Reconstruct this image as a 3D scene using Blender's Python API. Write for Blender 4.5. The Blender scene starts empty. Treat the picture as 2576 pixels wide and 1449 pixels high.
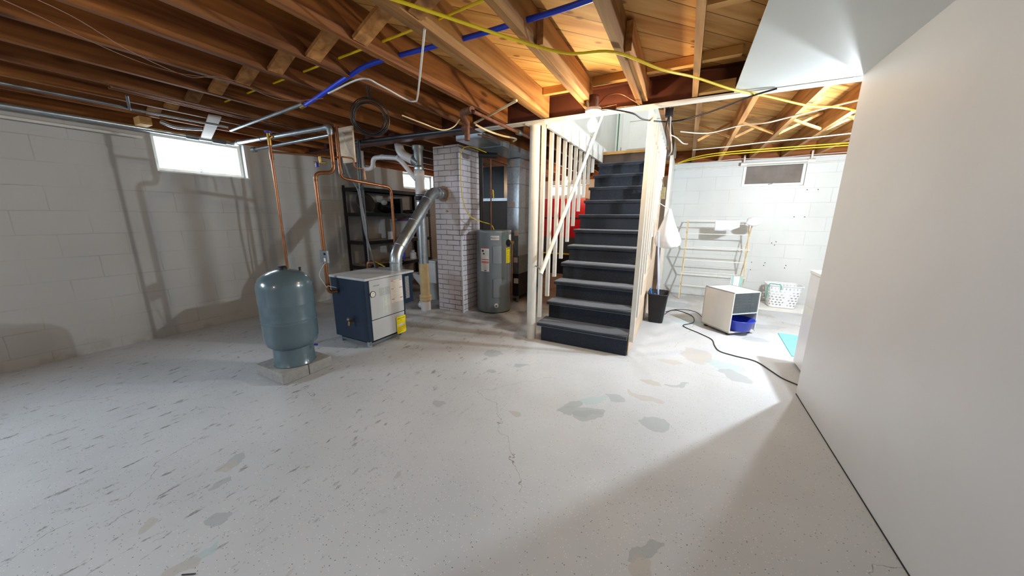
import bpy, bmesh, math, random
from mathutils import Vector, Matrix, Quaternion
random.seed(7)
PI = math.pi
sc = bpy.context.scene
col = sc.collection

# ---------------------------------------------------------------- camera, world, exposure
cam_d = bpy.data.cameras.new('camera'); cam = bpy.data.objects.new('camera', cam_d); col.objects.link(cam)
sc.camera = cam
cam_d.sensor_fit = 'HORIZONTAL'; cam_d.sensor_width = 36.0
cam_d.lens = 36.0 * 818.518 / 2576.0
cam_d.clip_start = 0.02; cam_d.clip_end = 100
PITCH, YAW, ROLL = 0.214690, 0.4816185, -0.00674500
def cam_axes():
    fw = Vector((-math.sin(YAW)*math.cos(PITCH), math.cos(YAW)*math.cos(PITCH), -math.sin(PITCH)))
    r0 = Vector((math.cos(YAW), math.sin(YAW), 0)); d0 = fw.cross(r0)
    c, s = math.cos(ROLL), math.sin(ROLL)
    return c*r0+s*d0, -(-s*r0+c*d0), -fw
rx, ux, bx_ = cam_axes()
m = Matrix.Identity(4)
for i in range(3):
    m[i][0], m[i][1], m[i][2] = rx[i], ux[i], bx_[i]
m.translation = (0, 0, 1.29)
cam.matrix_world = m

w = bpy.data.worlds.new('world'); sc.world = w; w.use_nodes = True
wn = w.node_tree.nodes; wn['Background'].inputs[0].default_value = (0.80, 0.90, 1.0, 1); wn['Background'].inputs[1].default_value = 2.0
sc.view_settings.view_transform = 'Standard'; sc.view_settings.look = 'None'
sc.view_settings.exposure = 0.45; sc.view_settings.gamma = 1.0; sc.view_settings.use_curve_mapping = False
sc.cycles.max_bounces = 8; sc.cycles.diffuse_bounces = 4; sc.cycles.transparent_max_bounces = 16
sc.cycles.caustics_reflective = False; sc.cycles.caustics_refractive = False
sc.cycles.sample_clamp_indirect = 4.0

def area(name, loc, direction, sx, sy, power, colr):
    d = bpy.data.lights.new(name, 'AREA'); d.shape = 'RECTANGLE'; d.size = sx; d.size_y = sy; d.energy = power; d.color = colr
    o = bpy.data.objects.new(name, d); col.objects.link(o); o.location = loc
    o.rotation_euler = Vector(direction).to_track_quat('-Z', 'Y').to_euler()
    return o
DAY = (0.74, 0.88, 1.0)
area('daylight_window_bright', (-5.02, 1.83, 1.90), (1, 0, -0.25), 0.72, 0.32, 9, DAY)
area('daylight_window_shelf', (-5.02, 5.2, 1.95), (1, 0, -0.2), 0.8, 0.28, 14, DAY)
area('daylight_window_back', (-2.55, 7.78, 1.90), (0, -1, -0.2), 0.9, 0.26, 14, DAY)
area('daylight_window_behind', (-5.02, -1.6, 1.90), (1, 0.25, -0.45), 1.5, 0.45, 125, DAY)
area('added_laundry_daylight', (2.35, 6.45, 1.92), (-0.45, -1, -0.45), 0.8, 0.35, 30, DAY)  # added light behind an unseen window, brightens the laundry side
area('stairwell_fill', (-0.75, 4.1, 4.45), (0, 0.1, -1), 0.4, 0.4, 34, (0.88, 0.95, 1.0))  # added fill for stairwell and treads, no fixture modelled
def bulb_light(name, loc, power, colr, r=0.035):
    d = bpy.data.lights.new(name, 'POINT'); d.energy = power; d.color = colr; d.shadow_soft_size = r
    o = bpy.data.objects.new(name, d); col.objects.link(o); o.location = loc
    return o
BULBS = [('stairs', (-0.745, 2.80, 2.02), 23, (1.0, 0.78, 0.50)),
         ('laundry', (1.32, 3.64, 1.98), 145, (0.85, 0.93, 1.0)),
         ('laundry_b', (1.19, 3.76, 1.98), 38, (0.85, 0.93, 1.0)),
         ('behind', (-1.637, -1.9, 1.98), 20, (1.0, 0.84, 0.70)),
         ('furnace', (-2.2, 6.5, 1.98), 16, (1.0, 0.62, 0.32))]

# ---------------------------------------------------------------- node materials
MATS = {}
def lin(c):
    return tuple(((v/255)/12.92 if v/255 <= 0.04045 else ((v/255+0.055)/1.055)**2.4) for v in c)
def new_mat(name):
    mt = bpy.data.materials.new(name); mt.use_nodes = True
    nt = mt.node_tree; return mt, nt, nt.nodes, nt.links, nt.nodes['Principled BSDF']
def N(nt, t, **k):
    n = nt.nodes.new(t)
    for a, b in k.items(): setattr(n, a, b)
    return n
def ramp(nt, stops):
    r = N(nt, 'ShaderNodeValToRGB'); e = r.color_ramp.elements
    while len(e) < len(stops): e.new(0.5)
    for i, (p, c) in enumerate(stops):
        e[i].position = p; e[i].color = (*c, 1) if len(c) == 3 else c
    return r
def mixc(nt, a, b, f, bt='MIX'):
    mx = N(nt, 'ShaderNodeMix', data_type='RGBA', blend_type=bt)
    for sock, v in ((mx.inputs[6], a), (mx.inputs[7], b), (mx.inputs[0], f)):
        if hasattr(v, 'is_output'): nt.links.new(v, sock)
        elif isinstance(v, (int, float)): sock.default_value = v
        else: sock.default_value = (*v[:3], 1)
    return mx.outputs[2]
def mth(nt, op, a, b=None, c=None, clamp=False):
    n = N(nt, 'ShaderNodeMath', operation=op); n.use_clamp = clamp
    for i, v in enumerate((a, b, c)):
        if v is None: continue
        if hasattr(v, 'is_output'): nt.links.new(v, n.inputs[i])
        else: n.inputs[i].default_value = v
    return n.outputs[0]
def plain(name, rgb, rough=0.5, metal=0.0, var=0.12, scale=6.0, bump=0.0, bscale=60.0, spec=0.5, coat=0.0):
    """procedural paint / plastic / metal: colour with noise mottling"""
    if name in MATS: return MATS[name]
    mt, nt, nd, lk, bs = new_mat(name)
    tc = N(nt, 'ShaderNodeTexCoord'); no = N(nt, 'ShaderNodeTexNoise'); no.inputs['Scale'].default_value = scale; no.inputs['Detail'].default_value = 5
    lk.new(tc.outputs['Object'], no.inputs['Vector'])
    c = lin(rgb); d = tuple(v*(1-var) for v in c); l = tuple(min(1, v*(1+var)) for v in c)
    r = ramp(nt, [(0.3, d), (0.7, l)]); lk.new(no.outputs['Fac'], r.inputs[0]); lk.new(r.outputs[0], bs.inputs['Base Color'])
    bs.inputs['Roughness'].default_value = rough; bs.inputs['Metallic'].default_value = metal
    bs.inputs['Specular IOR Level'].default_value = spec; bs.inputs['Coat Weight'].default_value = coat
    if bump:
        n2 = N(nt, 'ShaderNodeTexNoise'); n2.inputs['Scale'].default_value = bscale; n2.inputs['Detail'].default_value = 3
        lk.new(tc.outputs['Object'], n2.inputs['Vector'])
        b = N(nt, 'ShaderNodeBump'); b.inputs['Strength'].default_value = bump; b.inputs['Distance'].default_value = 0.01
        lk.new(n2.outputs['Fac'], b.inputs['Height']); lk.new(b.outputs[0], bs.inputs['Normal'])
    MATS[name] = mt; return mt
def wood(name, dark, light, axis='y', rough=0.7, knots=True, grain=1.0):
    """grain stretched along one axis, knots, variation from board to board"""
    if name in MATS: return MATS[name]
    mt, nt, nd, lk, bs = new_mat(name)
    tc = N(nt, 'ShaderNodeTexCoord'); oi = N(nt, 'ShaderNodeObjectInfo')
    mp = N(nt, 'ShaderNodeMapping'); s = {'x': (0.9, 14, 14), 'y': (14, 0.9, 14), 'z': (14, 14, 0.9)}[axis]
    mp.inputs['Scale'].default_value = s
    off = N(nt, 'ShaderNodeVectorMath', operation='SCALE'); off.inputs[0].default_value = (7, 13, 5); lk.new(oi.outputs['Random'], off.inputs['Scale'])
    ad = N(nt, 'ShaderNodeVectorMath', operation='ADD'); lk.new(tc.outputs['Object'], ad.inputs[0]); lk.new(off.outputs[0], ad.inputs[1])
    lk.new(ad.outputs[0], mp.inputs['Vector'])
    no = N(nt, 'ShaderNodeTexNoise'); no.inputs['Scale'].default_value = 1.2*grain; no.inputs['Detail'].default_value = 8; no.inputs['Distortion'].default_value = 0.6
    lk.new(mp.outputs[0], no.inputs['Vector'])
    r = ramp(nt, [(0.32, lin(dark)), (0.52, tuple((a+b)/2 for a, b in zip(lin(dark), lin(light)))), (0.72, lin(light))]); lk.new(no.outputs['Fac'], r.inputs[0])
    big = N(nt, 'ShaderNodeTexNoise'); big.inputs['Scale'].default_value = 1.3; big.inputs['Detail'].default_value = 2; lk.new(ad.outputs[0], big.inputs['Vector'])
    tone = mth(nt, 'MULTIPLY_ADD', big.outputs['Fac'], 0.7, 0.55)
    tv = mth(nt, 'MULTIPLY_ADD', oi.outputs['Random'], 0.75, 0.62)
    tt = mth(nt, 'MULTIPLY', tone, tv)
    cv = N(nt, 'ShaderNodeCombineColor'); 
    for i in range(3): lk.new(tt, cv.inputs[i])
    out = mixc(nt, r.outputs[0], cv.outputs[0], 1.0, 'MULTIPLY')
    if knots:
        mk = N(nt, 'ShaderNodeMapping'); mk.inputs['Scale'].default_value = {'x': (1.6, 5, 5), 'y': (5, 1.6, 5), 'z': (5, 5, 1.6)}[axis]
        lk.new(ad.outputs[0], mk.inputs['Vector'])
        vo = N(nt, 'ShaderNodeTexVoronoi'); vo.inputs['Scale'].default_value = 1.3; lk.new(mk.outputs[0], vo.inputs['Vector'])
        kr = ramp(nt, [(0.06, (1, 1, 1)), (0.16, (0, 0, 0))]); lk.new(vo.outputs['Distance'], kr.inputs[0])
        kf = mth(nt, 'MULTIPLY', kr.outputs[0], 0.75)
        out = mixc(nt, out, tuple(v*0.25 for v in lin(dark)), kf)
    lk.new(out, bs.inputs['Base Color']); bs.inputs['Roughness'].default_value = rough; bs.inputs['Specular IOR Level'].default_value = 0.25
    b = N(nt, 'ShaderNodeBump'); b.inputs['Strength'].default_value = 0.25; b.inputs['Distance'].default_value = 0.004
    lk.new(no.outputs['Fac'], b.inputs['Height']); lk.new(b.outputs[0], bs.inputs['Normal'])
    MATS[name] = mt; return mt
def emit(name, rgb, strength):
    if name in MATS: return MATS[name]
    mt, nt, nd, lk, bs = new_mat(name)
    bs.inputs['Base Color'].default_value = (*lin(rgb), 1); bs.inputs['Emission Color'].default_value = (*lin(rgb), 1); bs.inputs['Emission Strength'].default_value = strength
    MATS[name] = mt; return mt

def block_wall(name, axes, base, mortar, w_=0.405, h_=0.2035, off=(0, 0), stain=(120, 110, 95), line=0.5, msize=0.0045):
    """painted masonry: running-bond joints, uneven paint, scuffs"""
    mt, nt, nd, lk, bs = new_mat(name)
    gp = N(nt, 'ShaderNodeNewGeometry'); sp = N(nt, 'ShaderNodeSeparateXYZ'); lk.new(gp.outputs['Position'], sp.inputs[0])
    cb = N(nt, 'ShaderNodeCombineXYZ')
    if axes == 'xy+z':
        a = mth(nt, 'ADD', sp.outputs[0], sp.outputs[1])
    else: a = sp.outputs['xyz'.index(axes[0])]
    lk.new(mth(nt, 'ADD', a, off[0]), cb.inputs[0]); lk.new(mth(nt, 'ADD', sp.outputs[2], off[1]), cb.inputs[1])
    dn = N(nt, 'ShaderNodeTexNoise'); dn.inputs['Scale'].default_value = 9; lk.new(gp.outputs['Position'], dn.inputs['Vector'])
    ds = N(nt, 'ShaderNodeVectorMath', operation='SCALE'); lk.new(dn.outputs['Color'], ds.inputs[0]); ds.inputs['Scale'].default_value = 0.012
    va = N(nt, 'ShaderNodeVectorMath', operation='ADD'); lk.new(cb.outputs[0], va.inputs[0]); lk.new(ds.outputs[0], va.inputs[1])
    br = N(nt, 'ShaderNodeTexBrick'); br.offset = 0.5; br.inputs['Scale'].default_value = 1.0
    br.inputs['Brick Width'].default_value = w_; br.inputs['Row Height'].default_value = h_; br.inputs['Mortar Size'].default_value = msize
    br.inputs['Mortar Smooth'].default_value = 0.6; br.inputs['Bias'].default_value = 0.0
    br.inputs['Color1'].default_value = (*lin(base), 1); br.inputs['Color2'].default_value = (*[v*0.94 for v in lin(base)], 1); br.inputs['Mortar'].default_value = (*lin(mortar), 1)
    lk.new(va.outputs[0], br.inputs['Vector'])
    # joints fade in and out under the paint
    fn = N(nt, 'ShaderNodeTexNoise'); fn.inputs['Scale'].default_value = 2.3; fn.inputs['Detail'].default_value = 3; lk.new(gp.outputs['Position'], fn.inputs['Vector'])
    fr = ramp(nt, [(0.40, (0, 0, 0)), (0.62, (1, 1, 1))]); lk.new(fn.outputs['Fac'], fr.inputs[0])
    jf = mth(nt, 'MULTIPLY', br.outputs['Fac'], mth(nt, 'MULTIPLY_ADD', fr.outputs[0], 1-line*0.5, line*0.5))
    colr = mixc(nt, lin(base), lin(mortar), mth(nt, 'MULTIPLY', jf, min(1.0, line*1.5)))
    mo = N(nt, 'ShaderNodeTexNoise'); mo.inputs['Scale'].default_value = 1.1; mo.inputs['Detail'].default_value = 6; lk.new(gp.outputs['Position'], mo.inputs['Vector'])
    mr = ramp(nt, [(0.3, (0.86, 0.86, 0.86)), (0.7, (1.0, 1.0, 1.0))]); lk.new(mo.outputs['Fac'], mr.inputs[0])
    colr = mixc(nt, colr, mr.outputs[0], 1.0, 'MULTIPLY')
    # grime close to the floor
    gz = mth(nt, 'SUBTRACT', 0.16, sp.outputs[2]); gz = mth(nt, 'MULTIPLY', gz, 5.0, clamp=True)
    sn = N(nt, 'ShaderNodeTexNoise'); sn.inputs['Scale'].default_value = 6; sn.inputs['Detail'].default_value = 6; lk.new(gp.outputs['Position'], sn.inputs['Vector'])
    sr = ramp(nt, [(0.5, (0, 0, 0)), (0.7, (1, 1, 1))]); lk.new(sn.outputs['Fac'], sr.inputs[0])
    colr = mixc(nt, colr, lin(stain), mth(nt, 'MULTIPLY', gz, mth(nt, 'MULTIPLY', sr.outputs[0], 0.6)))
    lk.new(colr, bs.inputs['Base Color']); bs.inputs['Roughness'].default_value = 0.55; bs.inputs['Specular IOR Level'].default_value = 0.35
    b1 = N(nt, 'ShaderNodeBump'); b1.inputs['Strength'].default_value = 0.5; b1.inputs['Distance'].default_value = 0.006; b1.invert = True
    lk.new(jf, b1.inputs['Height'])
    b2 = N(nt, 'ShaderNodeBump'); b2.inputs['Strength'].default_value = 0.15; b2.inputs['Distance'].default_value = 0.004
    n3 = N(nt, 'ShaderNodeTexNoise'); n3.inputs['Scale'].default_value = 70; lk.new(gp.outputs['Position'], n3.inputs['Vector'])
    lk.new(n3.outputs['Fac'], b2.inputs['Height']); lk.new(b1.outputs[0], b2.inputs['Normal']); lk.new(b2.outputs[0], bs.inputs['Normal'])
    return mt

def floor_mat():
    mt, nt, nd, lk, bs = new_mat('painted_concrete_floor')
    gp = N(nt, 'ShaderNodeNewGeometry'); sp = N(nt, 'ShaderNodeSeparateXYZ'); lk.new(gp.outputs['Position'], sp.inputs[0])
    pos = gp.outputs['Position']
    def noise(scale, detail=4, vec=pos, dist=0.0):
        n = N(nt, 'ShaderNodeTexNoise'); n.inputs['Scale'].default_value = scale; n.inputs['Detail'].default_value = detail; n.inputs['Distortion'].default_value = dist
        lk.new(vec, n.inputs['Vector']); return n
    base = lin((188, 192, 196))
    b = ramp(nt, [(0.3, tuple(v*0.90 for v in base)), (0.7, tuple(v*1.06 for v in base))]); lk.new(noise(1.4, 5).outputs['Fac'], b.inputs[0])
    c = b.outputs[0]
    # chips of colour cast over the paint: dark and light flecks
    def flecks(scale, rad, keep, off, colr, amt, c):
        mp = N(nt, 'ShaderNodeMapping'); mp.inputs['Location'].default_value = (off, off*1.7, 0); lk.new(pos, mp.inputs['Vector'])
        vo = N(nt, 'ShaderNodeTexVoronoi', voronoi_dimensions='2D'); vo.inputs['Scale'].default_value = scale; lk.new(mp.outputs[0], vo.inputs['Vector'])
        r = mth(nt, 'LESS_THAN', vo.outputs['Distance'], rad)
        sc_ = N(nt, 'ShaderNodeSeparateColor'); lk.new(vo.outputs['Color'], sc_.inputs[0])
        dens = noise(1.1, 3, mp.outputs[0])
        th = mth(nt, 'MULTIPLY', mth(nt, 'SUBTRACT', dens.outputs['Fac'], 0.28), keep*3.2)
        k = mth(nt, 'LESS_THAN', sc_.outputs[0], th)
        return mixc(nt, c, colr, mth(nt, 'MULTIPLY', mth(nt, 'MULTIPLY', r, k), amt))
    c = flecks(110, 0.19, 0.055, 0.0, lin((45, 42, 42)), 0.8, c)
    c = flecks(120, 0.20, 0.07, 3.3, lin((235, 232, 225)), 0.75, c)
    c = flecks(46, 0.095, 0.07, 8.1, lin((40, 45, 55)), 0.85, c)
    # worn pits drawn out along the room over on the left
    mp = N(nt, 'ShaderNodeMapping'); mp.inputs['Rotation'].default_value = (0, 0, 0.30); mp.inputs['Scale'].default_value = (9.0, 2.6, 1); lk.new(pos, mp.inputs['Vector'])
    pits = noise(1.7, 9, mp.outputs[0]); pr_ = ramp(nt, [(0.63, (0, 0, 0)), (0.70, (1, 1, 1))]); lk.new(pits.outputs['Fac'], pr_.inputs[0])
    left = mth(nt, 'MULTIPLY', mth(nt, 'SUBTRACT', -0.9, sp.outputs[0]), 1.2, clamp=True)
    fine = noise(2.2, 9, mp.outputs[0], 0.3); fine.inputs['Roughness'].default_value = 0.72
    m3 = N(nt, 'ShaderNodeMapping'); m3.inputs['Rotation'].default_value = (0, 0, 0.30); m3.inputs['Scale'].default_value = (34, 14, 1); lk.new(pos, m3.inputs['Vector'])
    f3 = noise(1.0, 5, m3.outputs[0]); f3.inputs['Roughness'].default_value = 0.7
    sm_ = mth(nt, 'ADD', mth(nt, 'MULTIPLY', fine.outputs['Fac'], 0.55), mth(nt, 'MULTIPLY', f3.outputs['Fac'], 0.45))
    fr_ = ramp(nt, [(0.565, (0, 0, 0)), (0.60, (1, 1, 1))]); lk.new(sm_, fr_.inputs[0])
    c = mixc(nt, c, lin((96, 88, 84)), mth(nt, 'MULTIPLY', mth(nt, 'MULTIPLY', fr_.outputs[0], left), 0.7))
    # worn, rusty area towards the chimney and furnace
    wn_ = noise(3.2, 8, pos, 0.4); wr = ramp(nt, [(0.46, (0, 0, 0)), (0.66, (1, 1, 1))]); lk.new(wn_.outputs['Fac'], wr.inputs[0])
    back = mth(nt, 'MULTIPLY', mth(nt, 'SUBTRACT', sp.outputs[1], 2.3), 0.9, clamp=True)
    back = mth(nt, 'MULTIPLY', back, mth(nt, 'MULTIPLY', mth(nt, 'SUBTRACT', -1.0, sp.outputs[0]), 1.0, clamp=True))
    c = mixc(nt, c, lin((120, 96, 78)), mth(nt, 'MULTIPLY', mth(nt, 'MULTIPLY', wr.outputs[0], back), 0.75))
    rear_shade = mth(nt, 'MULTIPLY', mth(nt, 'SUBTRACT', sp.outputs[1], 4.0), 1.4, clamp=True)
    rear_shade = mth(nt, 'MULTIPLY', rear_shade, mth(nt, 'MULTIPLY', mth(nt, 'SUBTRACT', -1.0, sp.outputs[0]), 2.0, clamp=True))
    c = mixc(nt, c, lin((125, 88, 62)), mth(nt, 'MULTIPLY', rear_shade, 0.7))  # even brown wash: warm shade of the rear floor painted into the colour
    lw = noise(2.6, 8, pos, 0.5); lr = ramp(nt, [(0.47, (0, 0, 0)), (0.56, (1, 1, 1))]); lk.new(lw.outputs['Fac'], lr.inputs[0])
    lx = mth(nt, 'MULTIPLY', mth(nt, 'SUBTRACT', sp.outputs[1], 3.9), 0.7, clamp=True)
    lx = mth(nt, 'MULTIPLY', lx, mth(nt, 'MULTIPLY', mth(nt, 'ADD', sp.outputs[0], 0.5), 3.0, clamp=True))
    c = mixc(nt, c, lin((158, 152, 142)), mth(nt, 'MULTIPLY', mth(nt, 'MULTIPLY', lr.outputs[0], lx), 0.55))
    # peeled islands of paint (x, y, half length, half width, turn, tone)
    dn = noise(7.0, 5); ds = N(nt, 'ShaderNodeVectorMath', operation='MULTIPLY_ADD'); lk.new(dn.outputs['Color'], ds.inputs[0])
    ds.inputs[1].default_value = (0.17, 0.17, 0); lk.new(pos, ds.inputs[2])
    G1, G2, TQ = (156, 164, 167), (176, 173, 168), (162, 186, 188)
    isl = PATCHES
    for (px_, py_, a_, b_, t_, tone) in isl:
        mm = N(nt, 'ShaderNodeMapping', vector_type='TEXTURE'); mm.inputs['Location'].default_value = (px_+0.085, py_+0.085, 0)
        mm.inputs['Rotation'].default_value = (0, 0, t_); mm.inputs['Scale'].default_value = (a_, b_, 1); lk.new(ds.outputs[0], mm.inputs['Vector'])
        fl = N(nt, 'ShaderNodeVectorMath', operation='MULTIPLY'); lk.new(mm.outputs[0], fl.inputs[0]); fl.inputs[1].default_value = (1, 1, 0)
        ln = N(nt, 'ShaderNodeVectorMath', operation='LENGTH'); lk.new(fl.outputs[0], ln.inputs[0])
        f = mth(nt, 'LESS_THAN', ln.outputs['Value'], 1.0)
        c = mixc(nt, c, lin({'g': G1, 'b': G2, 't': TQ}[tone]), mth(nt, 'MULTIPLY', f, 0.72 if tone != 't' else 0.6))
    # hairline cracks
    vr = N(nt, 'ShaderNodeTexVoronoi', feature='DISTANCE_TO_EDGE', voronoi_dimensions='2D'); vr.inputs['Scale'].default_value = 0.55
    cd = noise(3.5, 6); cs = N(nt, 'ShaderNodeVectorMath', operation='MULTIPLY_ADD'); lk.new(cd.outputs['Color'], cs.inputs[0]); cs.inputs[1].default_value = (0.45, 0.45, 0); lk.new(pos, cs.inputs[2])
    lk.new(cs.outputs[0], vr.inputs['Vector'])
    cr = mth(nt, 'LESS_THAN', vr.outputs['Distance'], 0.0008)
    br = noise(1.7, 2); brk = mth(nt, 'GREATER_THAN', br.outputs['Fac'], 0.5)
    c = mixc(nt, c, lin((105, 90, 78)), mth(nt, 'MULTIPLY', mth(nt, 'MULTIPLY', cr, brk), 0.7))
    lk.new(c, bs.inputs['Base Color'])
    rn = noise(5, 4); rr = ramp(nt, [(0.3, (0.46, 0.46, 0.46)), (0.7, (0.62, 0.62, 0.62))]); lk.new(rn.outputs['Fac'], rr.inputs[0]); lk.new(rr.outputs[0], bs.inputs['Roughness'])
    bs.inputs['Specular IOR Level'].default_value = 0.45
    bp = N(nt, 'ShaderNodeBump'); bp.inputs['Strength'].default_value = 0.25; bp.inputs['Distance'].default_value = 0.006
    bn = noise(9, 7); lk.new(bn.outputs['Fac'], bp.inputs['Height']); lk.new(bp.outputs[0], bs.inputs['Normal'])
    return mt
PATCHES = [(-0.51, 1.97, 0.162, 0.057, 0.49, 'g'), (-0.58, 2.02, 0.088, 0.033, 0.97, 'g'), (-0.46, 2.17, 0.105, 0.046, 0.87, 't'), (-0.32, 2.26, 0.084, 0.04, -0.34, 'g'), (-0.44, 1.96, 0.089, 0.058, 0.75, 'g'), (-0.14, 2.39, 0.127, 0.046, -0.18, 'b'), (-0.05, 2.06, 0.089, 0.089, 0.58, 'g'), (-0.02, 1.16, 0.085, 0.031, 0.74, 'g'), (-0.01, 1.1, 0.052, 0.041, 0.08, 'b'), (0.22, 3.42, 0.132, 0.20, 0.0, 'b'), (0.0, 3.14, 0.108, 0.047, -0.16, 'b'), (0.45, 3.29, 0.162, 0.096, -0.29, 't'), (0.5, 3.1, 0.139, 0.081, -0.81, 'g'), (0.08, 2.7, 0.107, 0.023, 0.67, 'g'), (-0.11, 2.64, 0.07, 0.039, -0.32, 'b'), (-1.52, 2.52, 0.097, 0.074, 0.3, 'g'), (-1.17, 2.42, 0.064, 0.028, 1.03, 'g'), (-1.35, 2.2, 0.051, 0.03, 0.49, 'g'), (-1.4, 1.61, 0.046, 0.038, 0.27, 'g'), (-2.02, 0.66, 0.064, 0.038, 1.79, 'g'), (-2.01, 0.6, 0.05, 0.029, 1.49, 'b'), (-1.9, 0.54, 0.039, 0.026, 1.86, 'g'), (-1.67, 0.44, 0.042, 0.039, 0.87, 'g'), (-1.54, 0.34, 0.071, 0.027, 1.63, 't'), (-1.53, 0.28, 0.051, 0.035, 1.53, 'b'), (-1.89, 0.28, 0.042, 0.026, 1.57, 'b'), (-0.87, 1.74, 0.041, 0.026, 0.27, 'b'), (0.8, 4.2, 0.13, 0.084, 0.23, 'g'), (-0.06, 5.42, 0.27, 0.2, 0.07, 'g'), (0.2, 4.57, 0.221, 0.12, 0.14, 't'), (1.01, 4.81, 0.214, 0.086, 0.3, 'g')]

def plank_mat():
    """diagonal board sheathing seen from below"""
    mt, nt, nd, lk, bs = new_mat('diagonal_board_sheathing')
    gp = N(nt, 'ShaderNodeNewGeometry'); mp = N(nt, 'ShaderNodeMapping'); mp.inputs['Rotation'].default_value = (0, 0, -0.82); lk.new(gp.outputs['Position'], mp.inputs['Vector'])
    sp = N(nt, 'ShaderNodeSeparateXYZ'); lk.new(mp.outputs[0], sp.inputs[0])
    yy = mth(nt, 'DIVIDE', sp.outputs[1], 0.14); fl = mth(nt, 'FLOOR', yy); fr = mth(nt, 'SUBTRACT', yy, fl)
    gap = mth(nt, 'LESS_THAN', fr, 0.035)
    wnz = N(nt, 'ShaderNodeTexWhiteNoise', noise_dimensions='1D'); lk.new(fl, wnz.inputs['W'])
    m2 = N(nt, 'ShaderNodeMapping'); m2.inputs['Scale'].default_value = (1.1, 11, 1); lk.new(mp.outputs[0], m2.inputs['Vector'])
    sh = N(nt, 'ShaderNodeVectorMath', operation='MULTIPLY_ADD'); lk.new(wnz.outputs['Color'], sh.inputs[0]); sh.inputs[1].default_value = (9, 9, 0); lk.new(m2.outputs[0], sh.inputs[2])
    no = N(nt, 'ShaderNodeTexNoise'); no.inputs['Scale'].default_value = 1.4; no.inputs['Detail'].default_value = 7; no.inputs['Distortion'].default_value = 0.7; lk.new(sh.outputs[0], no.inputs['Vector'])
    r = ramp(nt, [(0.3, lin((184, 130, 66))), (0.55, lin((216, 166, 96))), (0.8, lin((230, 190, 122)))]); lk.new(no.outputs['Fac'], r.inputs[0])
    tv = mth(nt, 'MULTIPLY_ADD', wnz.outputs['Value'], 0.22, 0.82)
    cv = N(nt, 'ShaderNodeCombineColor')
    for i in range(3): lk.new(tv, cv.inputs[i])
    c = mixc(nt, r.outputs[0], cv.outputs[0], 1.0, 'MULTIPLY')
    mk = N(nt, 'ShaderNodeMapping'); mk.inputs['Scale'].default_value = (2.6, 5, 1); lk.new(mp.outputs[0], mk.inputs['Vector'])
    vo = N(nt, 'ShaderNodeTexVoronoi', voronoi_dimensions='2D'); vo.inputs['Scale'].default_value = 1.0; lk.new(mk.outputs[0], vo.inputs['Vector'])
    kr = ramp(nt, [(0.04, (1, 1, 1)), (0.085, (0, 0, 0))]); lk.new(vo.outputs['Distance'], kr.inputs[0])
    c = mixc(nt, c, lin((96, 48, 22)), mth(nt, 'MULTIPLY', kr.outputs[0], 0.7))
    c = mixc(nt, c, lin((60, 28, 10)), mth(nt, 'MULTIPLY', gap, 0.85))
    lk.new(c, bs.inputs['Base Color']); bs.inputs['Roughness'].default_value = 0.65; bs.inputs['Specular IOR Level'].default_value = 0.3
    return mt

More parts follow.
